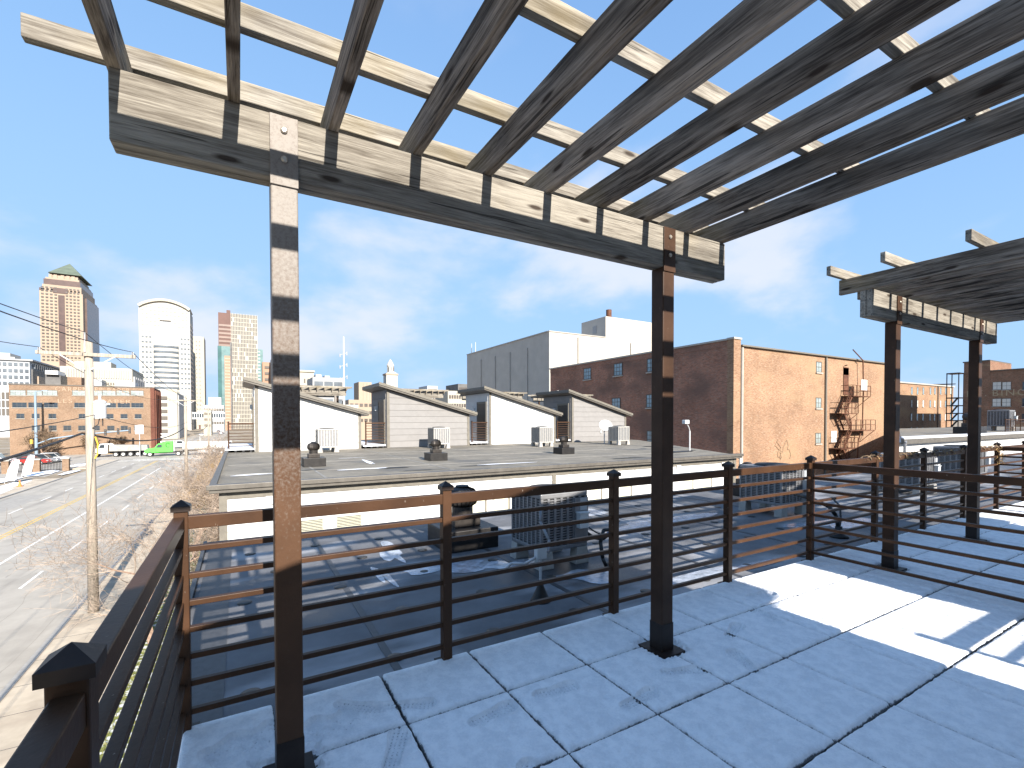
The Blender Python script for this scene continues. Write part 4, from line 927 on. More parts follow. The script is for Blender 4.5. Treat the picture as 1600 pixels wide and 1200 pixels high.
# -- arched tower
Y = 480; X_ = lambda u: fx(u,Y); cz = lambda v: fz(258,v,Y)-S
t = tower('arched_tower', 'pale office tower with arched top and a curved banded centre bay')
xa, xb = X_(219.5), X_(299); W_ = xb-xa; zc = cz(480); arch = [(xa,0),(xb,0),(xb,zc-1)]+[(xb-W_*i/16, zc-1+(cz(470)-zc+1)*math.sin(math.pi*i/16)**.8) for i in range(1,16)]+[(xa,zc-1)]
MB().prism(arch, 'y', Y, Y+30).build('shaft', M['stone2'], t)
rim = [(xb-W_*i/16, zc-1.5+(cz(470)-zc+1)*math.sin(math.pi*i/16)**.8) for i in range(17)]; b = MB()
for (p, q) in zip(rim, rim[1:]): b.bar((p[0],Y+10,p[1]+.8),(q[0],Y+10,q[1]+.8),24,2.0)
b.build('arch_rim', M['ivory'], t)
b = MB(); n = 14; bw = X_(281)-X_(242); cx_ = (X_(281)+X_(242))/2
pts = [(cx_+bw/2*math.sin(a), Y-3.6*math.cos(a)**1) for a in [(-math.pi/2+math.pi*i/n) for i in range(n+1)]]
MB().prism(pts, 'z', 0, cz(538)).build('curved_bay', M['stone2'], t)
b = MB(); dz = (cz(536)-cz(608))/9
for k in range(9):
    q = [(cx_+(bw/2+.25)*math.sin(a), Y-.2-3.75*math.cos(a)) for a in [(-1.4+2.8*i/n) for i in range(n+1)]]; z0 = cz(608)+k*dz
    for i in range(n): b.quad((*q[i],z0),(*q[i+1],z0),(*q[i+1],z0+dz*.40),(*q[i],z0+dz*.40))
stuffwin(b, 'winlt', t, 'bay_windows')
MB().box(X_(252.5),X_(269),Y-.4,Y+.2,cz(524),cz(502)).build('sky_window', M['ltgrey'], t); MB().box(X_(252),X_(269.5),Y-1.2,Y+.2,cz(502),cz(500.5)).build('lintel', M['frame'], t)
b = MB(); grid(b, X_(222),X_(250.5),cz(521),cz(514),5,1,Y,.62,.62,.3); grid(b, X_(270.5),X_(299),cz(523),cz(516),5,1,Y,.62,.62,.3); stuffwin(b, 'greym', t, 'vents')
b = MB(); grid(b, X_(222),X_(240),cz(610),cz(524),3,11,Y,.62,.33,.3); grid(b, X_(283),X_(299),cz(610),cz(524),3,11,Y,.62,.33,.3); stuffwin(b, 'winlt', t)
b = MB(); grid(b, X_(222),X_(297),cz(512),cz(478),12,6,Y,.6,.22,.35, lambda i, j: (4 < i < 8 and j < 3)); stuffwin(b, 'ivory', t, 'relief_panels')
b = MB(); gridx(b, xb, Y+2, Y+28, cz(620), cz(500), 5, 16, .6, .4, .3); stuffwin(b, 'darkwin', t, 'side_windows')
t = tower('slim_tower', 'slim cream tower behind the right side of the arched tower'); b = MB(); Y = 560; xa, xb, z0, z1 = box_at(b, 300,320.5,526,Y,25); b.build('shaft', M['ivory'], t)
b = MB(); grid(b, fx(306,Y),fx(316,Y),10,z1-3,2,20,Y,.2,.28,.3); stuffwin(b, 'darkwin', t)
# -- maroon and striped towers with teal neighbours
t = tower('maroon_tower', 'dark maroon tower with pale window bands behind the striped tower'); b = MB(); Y = 620; xa, xb, z0, z1 = box_at(b, 343,364,489,Y,30); b.box(fx(356,Y),fx(362,Y),Y+3,Y+12,z1,z1+4); b.build('shaft', M['maroon'], t)
b = MB()
for k in range(12): z = fz(353,507+k*6.2,Y)-S; b.box(xa+.4,xb-.4,Y-.3,Y+.1,z-2.2,z)
stuffwin(b, 'maroonwin', t, 'window_bands')
t = tower('striped_tower', 'tall tower with white vertical fins and dark slots right of the maroon tower'); b = MB(); Y = 540; xa, xb, z0, z1 = box_at(b, 363,403.5,492,Y,30); b.build('shaft', M['slate'], t)
b = MB(); n = 17; dx = (xb-xa)/n
for i in range(n+1): b.box(xa+dx*i-.22,xa+dx*i+.22,Y-.9,Y+.1,0,z1+.5)
b.build('fins', M['ivory'], t, kind='stuff'); b = MB(); random.seed(2); nz = 26; dz = (z1-6)/nz
for j in range(nz):
    b.box(xa,xb,Y-.4,Y+.05,6+dz*j,6+dz*j+dz*.13)
    for i in range(n):
        if random.random() < .12: b.box(xa+dx*i,xa+dx*(i+1),Y-.35,Y+.04,6+dz*j,6+dz*(j+1))
stuffwin(b, 'stone2', t, 'spandrels')
t = tower('teal_tower', 'teal glass tower with a peach brick strip left of the striped tower'); b = MB(); Y = 460; xa, xb, z0, z1 = box_at(b, 341.5,362.5,541,Y,20); b.build('shaft', M['teal'], t)
MB().box(fx(341.5,Y),fx(347.5,Y),Y-.5,Y+.1,0,z1).build('dark_strip', M['tealdk'], t); MB().box(fx(352,Y),fx(361,Y),Y-.6,Y+.1,0,fz(356,556,Y)-S).build('brick_strip', M['peach'], t); MB().box(fx(361,Y),fx(363.5,Y),Y-.7,Y+20,0,fz(362,535,Y)-S).build('core', M['slate'], t)
b = MB(); grid(b, fx(352.5,Y),fx(360.5,Y),4,fz(356,558,Y)-S,4,22,Y-.6,.55,.4,.2); stuffwin(b, 'ivory', t)
t = tower('teal_block', 'small teal glass block right of the striped tower'); b = MB(); Y = 560; box_at(b, 402,412,546,Y,20); b.build('shaft', M['teal'], t); b = MB(); grid(b, fx(403,Y),fx(408,Y),10,fz(407,547,Y)-S,2,20,Y,.7,.45,.3); stuffwin(b, 'ltgrey', t)
t = tower('balcony_tower', 'peach tower with dark balconies beside the teal block'); b = MB(); Y = 500; xa, xb, z0, z1 = box_at(b, 411,426,566,Y,18); b.build('shaft', M['peach'], t); b = MB(); grid(b, fx(414,Y),fx(422,Y),4,z1-2,1,10,Y,.9,.4,.6); stuffwin(b, 'frame', t, 'balconies')
t = tower('white_tower', 'narrow white tower partly hidden by the near pergola post'); b = MB(); Y = 470; box_at(b, 425,438,561,Y,14); b.build('shaft', M['ivory'], t); b = MB(); box_at(b, 426,437,545,Y+2,10,vb=562); b.build('crown', M['peach'], t); b = MB(); box_at(b, 428,437,540,Y+3,8,vb=545); b.build('cap', M['ivory'], t)
# -- left: glass office with slate side, ribbed civic block, garage
t = tower('glass_office', 'wide pale glass office block with a slate clad side at the left edge'); b = MB(); Y = 330; xa, xb, z0, z1 = box_at(b, -60,48,562,Y,52); b.build('shaft', M['ltgrey'], t)
b = MB(); grid(b, fx(-4,Y),fx(48,Y),fz(20,604,Y)-S,fz(20,564,Y)-S,6,4,Y,.66,.5,.4); stuffwin(b, 'winlt', t); b = MB(); grid(b, fx(-4,Y),fx(48,Y),fz(20,650,Y)-S,fz(20,612,Y)-S,8,3,Y,.62,.8,.4); stuffwin(b, 'frame', t, 'lower_windows')
MB().box(xb-.1,xb+.6,Y+2,Y+51,0,z1-4).build('slate_side', M['slate'], t); MB().box(xb,xb+1.2,Y+8,Y+18,0,z1-7).build('tan_strip', M['stone'], t)
MB().box(xa,xb+1.5,Y-1,Y+53,z1,z1+.8).build('cornice', M['greym'], t); b = MB(); gridx(b, xb+.6, Y+3, Y+50, z1-4, z1-.6, 16, 1, .5, .7, .4); stuffwin(b, 'winlt', t, 'clerestory')
b = MB(); box_at(b, -60,25,556,Y+10,20,vb=561.5); box_at(b, -60,18,550,Y+14,14,vb=556); b.build('roof_plant', M['stone2'], t)
t = tower('civic_block', 'ivory civic block with tall narrow slots behind the tan brick building'); b = MB(); Y = 300; xa, xb, z0, z1 = box_at(b, 95,208,574,Y,32); b.build('shaft', M['ivory'], t)
b = MB(); grid(b, fx(102,Y),fx(207,Y),fz(150,591,Y)-S,fz(150,577,Y)-S,27,1,Y,.4,.95,.5); stuffwin(b, 'greym', t, 'slots'); b = MB(); grid(b, fx(150,Y),fx(190,Y),fz(150,601,Y)-S,fz(150,597,Y)-S,9,1,Y,.35,.8,.5); stuffwin(b, 'darkwin', t)
b = MB(); box_at(b, 118,175,565,Y+8,12,vb=575); b.build('roof_plant', M['ivory'], t); b = MB(); gridx(b, xb, Y+1, Y+31, 2, z1-3, 6, 1, .6, .95, .8); stuffwin(b, 'greym', t, 'side_fins')
b = MB(); box_at(b, 143,160,593,Y-10,9); box_at(b, 180,212,597,Y-10,9); b.build('glazed_wing', M['ltgrey'], t)
t = tower('slate_hall', 'low slate hall with white roof wing left of the civic block'); b = MB(); Y = 290; box_at(b, 72,96,586,Y,20); b.build('shaft', M['slate'], t); b = MB(); box_at(b, 72,92,579,Y-2,10,vb=585); b.build('roof_wing', M['white'], t)
t = tower('parking_garage', 'concrete parking garage with dark open levels behind the brick building'); b = MB(); Y = 260; xa, xb, z0, z1 = box_at(b, 226,278,613,Y,40); b.build('shaft', M['stone2'], t)
b = MB(); grid(b, fx(236,Y),fx(262,Y),2,z1-1,1,6,Y,1,.5,.4); stuffwin(b, 'frame', t, 'open_levels')
MB().box(xb,xb+.4,Y+1,Y+39,0,z1-1).build('side_wall', M['greym'], t); b = MB(); b.box(fx(263,Y),fx(278,Y),Y-1.4,Y,0,z1+1.5); b.build('stair_core', M['ivory'], t)
t = tower('skywalk', 'pale enclosed skywalk bridging the far street'); b = MB(); Y = 330; xa, xb, z0, z1 = box_at(b, 300,352,644,Y,5,vb=655); b.build('shell', M['ltgrey'], t); b = MB(); grid(b, xa,xb,z0+1,z1-.8,14,1,Y,.6,.9,.2); stuffwin(b, 'glass', t); MB().box(xa+9,xa+10,Y+1,Y+3,0,z0).box(xb-8,xb-7,Y+1,Y+3,0,z0).build('pier', M['concrete'], t)
t = tower('far_block', 'low pale block closing the far end of the street'); b = MB(); Y = 420; xa, xb, z0, z1 = box_at(b, 318,350,633,Y,20); b.box(fx(326,Y),fx(346,Y),Y+2,Y+12,z1,z1+6); b.build('shaft', M['ltgrey'], t); b = MB(); grid(b, xa,xb,4,z1-1,8,3,Y,.8,.4,.3); stuffwin(b, 'frame', t)
# -- behind the penthouses
t = tower('cream_hotel', 'cream block behind the near pergola post with small paired windows'); b = MB(); Y = 300; xa, xb, z0, z1 = box_at(b, 455,491,581,Y,20); b.build('shaft', M['ivory'], t); b = MB(); grid(b, fx(474,Y),fx(490,Y),z1-24,z1-3,3,5,Y,.4,.55,.4); stuffwin(b, 'darkwin', t); MB().box(xa-.5,xb+.5,Y-.8,Y+20,z1,z1+1).build('cornice', M['ivory'], t)
t = tower('grey_office', 'grey modern office block beside the white mast'); b = MB(); Y = 250; xa, xb, z0, z1 = box_at(b, 489,538,590,Y,22); b.build('shaft', M['greym'], t); b = MB(); box_at(b, 494,503,585,Y+4,8,vb=590); box_at(b, 508,516,587,Y+4,8,vb=590); b.build('roof_plant', M['ltgrey'], t); b = MB(); grid(b, xa+.5,xb-.5,z1-14,z1-1,3,3,Y,.85,.5,.3); stuffwin(b, 'winlt', t)
t = tower('tan_tower', 'small tan tower left of the clock tower'); b = MB(); Y = 420; xa, xb, z0, z1 = box_at(b, 561,581,597,Y,20); b.build('shaft', M['stone'], t); b = MB(); grid(b, fx(568,Y),fx(579,Y),3,z1-1,5,1,Y,.35,1,.6); stuffwin(b, 'ivory', t, 'ribs')
t = tower('clock_tower', 'stone clock tower with domed lantern behind the grey penthouse'); Y = 330; xc = fx(613,Y); cz = lambda v: fz(613,v,Y)-S; hw = (fx(622,Y)-fx(604.5,Y))/2
MB().box(xc-hw,xc+hw,Y,Y+2*hw,0,cz(586)).build('shaft', M['stone2'], t); MB().box(xc-hw*1.12,xc+hw*1.12,Y-.4,Y+2*hw+.4,cz(586),cz(583.5)).build('cornice', M['stone'], t); MB().prism([(xc-hw,cz(583.5)),(xc+hw,cz(583.5)),(xc,cz(579))], 'y', Y-.2, Y+2*hw).build('pediment', M['stone2'], t)
MB().lathe([(hw*.62,cz(583)),(hw*.6,cz(572)),(hw*.66,cz(571.5)),(hw*.66,cz(570)),(hw*.45,cz(566)),(hw*.25,cz(563)),(.05,cz(560))], 12, (xc,Y+hw,0)).build('lantern', M['stone2'], t); b = MB()
for a in (-.5,0,.5): b.box(xc+a*hw*.9-.18,xc+a*hw*.9+.18,Y+hw*.36,Y+hw*.5,cz(580),cz(573))
b.build('lantern_opening', M['frame'], t); o = MB().cyl((xc,Y-.05,cz(592)),(xc,Y-.35,cz(592)),hw*.36,hw*.36,18).build('clock_face', M['ltgrey'], t); MB().bar((xc,Y-.4,cz(592)),(xc,Y-.4,cz(592)+hw*.3),.14,.1).bar((xc,Y-.4,cz(592)),(xc+hw*.2,Y-.4,cz(592)),.14,.1).build('clock_hand', M['frame'], o)
Y = 120; t = thing('radio_mast', 'thin white mast with small antennas above the white penthouse', 'mast', (fx(538,Y),Y,S)); MB().cyl((0,0,0),(0,0,fz(538,526,Y)-S),.28,.12,8).build('pole', M['white'], t); b = MB()
for v in (555,573,592): z = fz(538,v,Y)-S; b.bar((-.9,0,z),(.7,0,z+.6),.12,.12).box(-1.0,-.8,-.1,.1,z-.5,z+.3).box(.6,.8,-.1,.1,z,z+.9)
b.build('antennas', M['greym'], t)
for i, (ua, ub, v, Y, mt, lb) in enumerate(((545,605,625,200,'stone','low cream roofline left of the clock tower'),(640,722,612,230,'greym','long low grey block right of the clock tower'),(668,684,603,240,'ltgrey','small white plant room above the low grey block'),(700,733,611,160,'ivory','low white block with bands beside the cream block'),(716,732,600,190,'slate','small dark block touching the cream block'),(318,330,640,300,'ivory','narrow pale block at the end of the street'),(470,560,632,170,'stone2','low pale roofline behind the leftmost penthouse'),(1480,1515,668,90,'ivory','low pale wall behind the steel stair'))):
    t = tower('low_block', lb); b = MB(); xa, xb, z0, z1 = box_at(b, ua, ub, v, Y, 14); b.build('shaft', M[mt], t); b = MB(); grid(b, xa+.3,xb-.3,max(1,z1-10),z1-.6,8,3,Y,.7,.4,.15); stuffwin(b, 'darkwin', t)
# -- tan brick building with painted lettering
Y = 150; cz = lambda v: fz(130,v,Y)-S; X_ = lambda u: fx(u,Y)
t = thing('tan_brick_building', 'four storey tan brick building with faded painted lettering and a red brick side', 'building', (0,0,S))
zt = fz(14,601,Y)-S; MB().box(X_(14.5),X_(241),Y,Y+11,0,zt).build('wall', M['brickcarp'], t)
MB().box(X_(235.5),X_(241)+.12,Y-.1,Y+11.1,0,zt+.05).build('red_side_wall', M['brickdeep'], t); b = MB()
for k in range(4): b.box(X_(241)+.12,X_(241)+.4,Y+.8+k*2.7,Y+1.6+k*2.7,0,zt-.5)
b.build('pilaster', M['brickdeep'], t); MB().box(X_(14.5)-.1,X_(241)+.3,Y-.15,Y+.5,zt+.05,zt+.3).build('coping', M['frame'], t)
MB().box(X_(94),X_(117),Y+6,Y+12,zt,zt+2.6).build('roof_house', M['brickcarp'], t)
for (v, h, us, wd, pn) in ((618,1.2,(29,55,79,125,150,171,193,215),3.3,'paneg'),(637,1.15,(31,56,80,127,150,172,194,215),3.1,'glass'),(654,1.1,(32,56,82,129,150,172,194,216),1.75,'glass'),(673,1.2,(56,82,105,128,150,173,194,215),1.8,'glass')):
    for u in us: window(t, 'window', (X_(u), Y-.02, fz(u,v,Y)-S), wd*.8, h*1.05, 'y', pn, (3 if wd > 2 else 2,2), fr=.09)
text('CARPENTER PAPER', 1.55, M['faded'], t, (X_(87), Y-.03, fz(150,612.5,Y)-S), (rad(90),0,0), X_(204)-X_(87))
text('LES', 1.35, M['faded'], t, (X_(90), Y-.03, fz(150,630,Y)-S), (rad(90),0,0), X_(113)-X_(90)); text('PAPER', 1.35, M['faded'], t, (X_(158), Y-.03, fz(150,630,Y)-S), (rad(90),0,0), X_(205)-X_(158))

# ================================================================== STREET
# utility poles and their cables
PXS = -5.3
poles = [(-15,4.3),(25.5,4.77),(65.7,4.4),(113,4.3)]
def upole(label, y, top, full):
    t = thing('utility_pole', label, 'utility pole', (PXS,y,S), 'utility poles along the street'); h = top-S
    MB().cyl((0,0,0),(0,0,h),.185,.135,14).build('pole', M['pole'], t, smooth=True)
    a = MB().box(-1.55,1.55,-.22,-.12,h-.62,h-.48).build('crossarm', M['pole'], t, bevel=.01)
    for x in (-1.45,1.45): MB().lathe([(.03,0),(.05,.03),(.03,.06),(.05,.09),(.02,.13)], 8).build('insulator', M['zinc'], a, (x,-.17,h-.48))
    for sx in (-1,1): MB().bar((sx*.85,-.2,h-.6),(sx*.1,-.2,h-1.15),.05,.04).build('brace', M['zinc'], t)
    MB().cyl((-.09,-.16,h-.45),(-.09,-.16,h+.35),.03,.03,6).build('pin', M['zinc'], t)
    if full:
        c = MB().lathe([(.001,0),(.20,0),(.21,.03),(.21,.62),(.22,.64),(.22,.70),(.12,.76),(.001,.78)], 18).build('transformer', M['zinc'], t, (.34,-.1,h-3.15), smooth=False)
        MB().lathe([(.04,0),(.06,.04),(.035,.08),(.055,.12),(.02,.2)], 8).build('bushing', M['plastic'], c, (0,0,.77))
        MB().tube([(.18,0,.55),(.28,-.03,.62),(.33,-.03,.58)], .035, 6).build('bushing', M['plastic'], c)
        MB().tube([(.32,-.12,h-3.15),(.28,-.14,h-3.4),(.1,-.15,h-3.55)], .018, 5).tube([(.42,-.1,h-3.15),(.42,-.1,h-3.45)], .022, 5).build('lead', M['wire'], t)
        MB().tube([(.18,-.12,h-3.9),(.26,-.14,h-4.2),(.25,-.14,h-4.6),(.16,-.14,h-4.8)], .03, 6).build('guy_guard', M['yellow'], t)
    return t
upole('tall weathered utility pole with grey transformer at the near kerb', 25.5, 4.77, True)
upole('weathered utility pole with crossarm standing farther up the street', 65.7, 4.4, False)
upole('smallest utility pole with crossarm near the crossing', 113, 4.3, False)
def cable(label, dx, dz, sag, r, name='cable'):
    b = MB()
    for (y0, t0), (y1, t1) in zip(poles, poles[1:]):
        pts = []
        for i in range(17):
            q = i/16; pts.append((PXS+dx, y0+(y1-y0)*q-.17, t0+dz+(t1-t0)*q-sag*4*q*(1-q)))
        b.tube(pts, r, 5)
    tag(b.build(name, M['wire'], smooth=True), label, 'cable', 'cables strung between the poles')
cable('top black cable running from pole tip to pole tip', -.09, .36, .7, .014); cable('black cable on the left ends of the crossarms', -1.45, -.35, .8, .013); cable('black cable on the right ends of the crossarms', 1.45, -.35, .8, .013)
cable('thick black bundled cable sagging low between the poles', -.2, -3.75, .75, .045); cable('thin dark cable just above the thick bundled cable', .2, -3.0, .6, .014)

# bare trees
def tree(label, loc, h, spread, seed, twig='twig', levels=5, group='bare street trees', tr=.10, kids=(3,4), twr=.012):
    random.seed(seed); t = thing('bare_tree', label, 'tree', loc, group); tb, cb = MB(), MB()
    def grow(p, d, L_, r, lv):
        n = 3 if lv > 1 else 2; q = p
        for i in range(n):
            d = (d+Vector((random.gauss(0,.13), random.gauss(0,.13), random.gauss(.05,.08)))).normalized(); e = q+d*(L_/n); r1 = r*(1-.16*(i+1)/n*2)
            (tb if lv >= levels-1 else cb).cyl(q, e, r, max(r1,.003), 6 if lv >= levels-1 else 3, False); q = e; r = max(r1,.003)
            if lv > 0:
                for _ in range(random.randint(1,2) if i < n-1 else random.randint(*kids)):
                    ax = Vector((random.gauss(0,1), random.gauss(0,1), random.gauss(.1,.5))).normalized(); nd = (d*.75+ax*.8*spread).normalized(); grow(q, nd, L_*random.uniform(.58,.84), max(r*.58, twr if lv < 3 else r*.5), lv-1)
    grow(Vector((0,0,0)), Vector((random.uniform(-.1,.1),random.uniform(-.1,.1),1)), h*.34, tr, levels)
    tb.build('trunk', M['bark'], t); cb.build('crown', M[twig], t); return t
tree('bare tree with fine reddish twigs beside the near utility pole', (-2.7,20.5,S+.05), 7.2, 1.15, 3, levels=5, tr=.13, kids=(2,3), twr=.0042)
tree('bare tree with pinkish twigs behind the near one along the pavement', (-2.3,32,S+.05), 7.4, 1.0, 8, levels=5, tr=.12, kids=(2,3), twr=.006)
tree('bare tree before the white rowhouse corner', (-1.6,46,S+.05), 7.6, 1.0, 12, levels=5, tr=.12, kids=(1,3), twr=.009)
tree('bare tree farthest up the near pavement', (-2.6,68,S+.05), 6.8, 1.0, 17, levels=4, tr=.12, kids=(2,3), twr=.013)
for i, (x, y, h, lb) in enumerate(((-52,138+14,8,'bare tree at the left edge before the tan brick building'),(-38.5,146,7.5,'bare tree left of the street lamp'),(-31,148.5,6.5,'low bare tree before the middle of the tan brick building'),(-26,148.5,5.5,'low bare tree beside the crossing'),(-42,118,5,'small bare tree behind the white pickup'))):
    tree(lb, (x,y,S), h, 1.0, 30+i, 'bark2', 4, 'bare trees round the crossing', .14, (2,4), .035)
# dry brush along the verge
b = MB(); random.seed(14)
for i in range(5200):
    y = random.uniform(50,112); x = random.uniform(-4.6,-.6); z = S+.1; hgt = random.uniform(.4,1.8); d = Vector((random.gauss(0,.35), random.gauss(0,.35), 1))*hgt; p = Vector((x,y,z)); b.cyl(p, p+d, .02, .006, 3, False)
b.build('dry_brush', M['straw'], kind='stuff')
b = MB()
for i in range(1500):
    y = random.uniform(24,50); x = random.uniform(-1.8,-.5); hgt = random.uniform(.4,2.2); p = Vector((x,y,S+.1)); b.cyl(p, p+Vector((random.gauss(0,.4), random.gauss(0,.4), 1))*hgt, .014, .005, 3, False)
b.build('verge_brush', M['bark2'], kind='stuff')
# vehicles
def wheel(par, x, y, z, r, wd):
    w_ = MB().cyl((0,-wd/2,0),(0,wd/2,0),r,r,16).build('wheel', M['tyre'], par, (x,y,z)); MB().cyl((0,-wd/2-.01,0),(0,-wd/2+.02,0),r*.58,r*.5,12).cyl((0,wd/2-.02,0),(0,wd/2+.01,0),r*.5,r*.58,12).build('rim', M['rim'], w_)
def car(label, loc, rz, paint, suv=False):
    t = thing('parked_car', label, 'car', loc, 'cars parked in the lot', rz); h = 1.75 if suv else 1.45; L_ = 4.7
    MB().prism([(-2.3,.3),(2.3,.3),(2.34,.62),(2.2,.84),(1.1,.98),(-2.2,1.0),(-2.34,.7)], 'y', -.9, .9).build('body', M[paint], t, bevel=.07)
    rear = -2.15 if suv else -1.7
    MB().prism([(1.15,.96),(.35,h-.06),(.1,h),(rear+.45,h),(rear,.98)], 'y', -.76, .76).build('cabin', M['glass'], t, bevel=.05); MB().prism([(.3,h-.05),(.1,h+.015),(rear+.45,h+.015),(rear+.3,h-.05)], 'y', -.77, .77).build('roof', M[paint], t, bevel=.02)
    for x in (1.42,-1.42):
        for y in (-.82,.82): wheel(t, x, y, .34, .34, .22)
    for y in (-.62,.62): MB().box(2.27,2.35,y-.2,y+.2,.62,.76).build('headlight', M['plastic'], t); MB().box(-2.36,-2.28,y-.2,y+.2,.72,.88).build('tail_light', M['carred'], t)
    return t
car('red car with its nose towards the street in the lot', (-32.9,119.5,S+.03), rad(-8), 'carred'); car('silver car parked between the red car and the white van', (-32.3,122.6,S+.03), rad(-8), 'carsilver', True); car('white estate car farthest back in the parked row', (-31.6,125.6,S+.03), rad(-8), 'carwhite', True); car('charcoal car beside the left pickup', (-38.5,134,S+.03), rad(175), 'carblk')
def pickup(label, loc, rz):
    t = thing('work_truck', label, 'truck', loc, None, rz)
    MB().prism([(-3,.6),(2.9,.6),(2.95,1.25),(1.5,1.42),(-.6,1.42),(-.6,1.1),(-3,1.1)], 'y', -1, 1).build('body', M['carwhite'], t, bevel=.06); MB().prism([(1.5,1.4),(.9,2.25),(-.5,2.3),(-.6,1.4)], 'y', -.92, .92).build('cab', M['carwhite'], t, bevel=.05)
    MB().prism([(1.35,1.45),(.85,2.12),(-.3,2.15),(-.3,1.45)], 'y', -.94, .94).build('side_window', M['glass'], t); MB().prism([(1.52,1.46),(.96,2.2),(.9,2.2),(1.44,1.46)], 'y', -.8, .8).build('windscreen', M['glassb'], t)
    MB().box(-3,-.7,-1,1,1.1,1.5).build('bed', M['carwhite'], t); MB().tube([(-2.8,-.8,1.5),(-2.8,-.8,2.3),(-.8,-.8,2.3)], .04, 5).build('rack', M['zinc'], t)
    for x in (1.9,-1.9):
        for y in (-.9,.9): wheel(t, x, y, .42, .42, .26)
    return t
pickup('white work truck parked at the left edge behind brick piers', (-38.3,119.5,S+.03), rad(-6)); pickup('white utility truck working beside the red brick side wall', (-15.5,168,S+.03), rad(10))
# white dump truck crossing
def dumptruck(loc):
    t = thing('dump_truck', 'white dump truck with long grey box driving across the junction', 'truck', loc, None, math.pi)
    MB().prism([(2.2,.75),(5.0,.75),(5.1,1.3),(4.7,1.75),(3.7,1.95),(3.6,2.0),(2.2,2.0)], 'y', -1.05, 1.05).build('hood', M['carwhite'], t, bevel=.06); MB().prism([(2.0,.8),(3.6,.8),(3.65,1.95),(3.3,2.95),(2.0,2.95)], 'y', -1.15, 1.15).build('cab', M['carwhite'], t, bevel=.06)
    MB().prism([(2.5,2.0),(3.5,2.0),(3.2,2.75),(2.5,2.75)], 'y', -1.17, 1.17).build('side_window', M['glass'], t); MB().prism([(3.66,2.0),(3.36,2.85),(3.3,2.85),(3.6,2.0)], 'y', -.95, .95).build('windscreen', M['glassb'], t)
    MB().prism([(1.7,1.25),(1.75,2.7),(-5.0,2.5),(-5.2,1.25)], 'y', -1.2, 1.2).build('dump_box', M['dump'], t); b = MB()
    for k in range(7): b.box(1.2-k*.95,1.3-k*.95,-1.27,-1.2,1.3,2.5).box(1.2-k*.95,1.3-k*.95,1.2,1.27,1.3,2.5)
    b.box(-5,1.7,1.2,1.28,1.25,1.4).box(-5,1.7,-1.28,-1.2,1.25,1.4); b.build('box_rib', M['dump'], t); MB().bar((1.9,1.15,2.95),(-1.3,1.25,1.4),.14,.14).bar((1.9,-1.15,2.95),(-1.3,-1.25,1.4),.14,.14).box(1.75,2.4,-1,1,2.75,2.86).build('tarp_arm', M['carwhite'], t)
    MB().box(-5.2,4.9,-.4,.4,.75,1.2).build('chassis', M['black'], t)
    for x in (4.1,.6,-.7,-2.0,-3.3,-4.6):
        for y in (-1.0,1.0): wheel(t, x, y, .52, .52, .32)
dumptruck((fx(187,136.5),136.5,S+.03))
def tractor(loc):
    t = thing('semi_tractor', 'lime green semi tractor pulling the white tank trailer', 'truck', loc, None, math.pi); g = M['green']
    MB().prism([(.9,.8),(3.4,.8),(3.5,1.35),(3.1,1.7),(1.6,1.95),(.9,1.95)], 'y', -1.05, 1.05).build('hood', g, t, bevel=.08); MB().prism([(-1.7,.9),(1.5,.9),(1.6,1.95),(1.1,2.8),(-.2,3.3),(-1.7,3.3)], 'y', -1.2, 1.2).build('cab', g, t, bevel=.08)
    MB().prism([(.3,1.95),(1.4,1.95),(1.0,2.65),(.3,2.7)], 'y', -1.22, 1.22).build('side_window', M['glass'], t); MB().prism([(1.66,1.96),(1.2,2.75),(1.1,2.75),(1.58,1.96)], 'y', -1, 1).build('windscreen', M['glassb'], t)
    b = MB()
    for s in (-1.215,1.215):
        pts = [(-.8+.36*math.cos(a), s, 2.5+.48*math.sin(a)) for a in [-.7*math.pi+i*1.55*math.pi/12 for i in range(13)]]; b.tube(pts, .07, 5)
    b.build('emblem', M['black'], t); MB().box(-4.2,3.3,-.45,.45,.7,1.05).build('chassis', M['black'], t); MB().cyl((-1.9,1.0,1),(-1.9,1.0,3.6),.09,.09,8).build('exhaust', M['zinc'], t)
    for x in (2.5,-2.7,-4.0):
        for y in (-1,1): wheel(t, x, y, .52, .52, .32)
tx = fx(256,133); tractor((tx,133,S+.03))
t = thing('tank_trailer', 'long white tank trailer behind the lime green tractor', 'trailer', (tx+3.5,133,S+.03)); MB().cyl((0,0,2.15),(9.8,0,2.15),1.0,1.0,20).build('tank', M['carwhite'], t); MB().box(0,9.8,-.5,.5,.95,1.2).build('frame', M['black'], t); MB().box(3,6.5,-1.0,-.9,.6,1.2).build('side_skirt', M['ltgrey'], t)
for x in (7.6,8.9):
    for y in (-1,1): wheel(t, x, y, .52, .52, .32)
t = thing('bucket_truck', 'white bucket truck with raised boom beside the garage', 'truck', (-20.5,158,S)); MB().box(-3,2.2,-1.1,1.1,.8,1.5).box(-1,.6,-1.1,1.1,1.5,2.3).build('body', M['carwhite'], t, bevel=.05); MB().prism([(2.2,.8),(3.6,.8),(3.6,1.7),(3.2,2.6),(2.2,2.6)], 'y', -1.1, 1.1).build('cab', M['carwhite'], t, bevel=.05); MB().bar((-1,0,2.4),(4,0,4.4),.3,.3).bar((4,0,4.4),(-3,0,4.9),.22,.22).build('boom', M['carwhite'], t); MB().prism([(2.6,1.7),(3.4,1.7),(3.15,2.45),(2.6,2.45)], 'y', -1.13, 1.13).build('side_window', M['glass'], t)
for x in (-2,2.6):
    for y in (-1,1): wheel(t, x, y, .5, .5, .3)
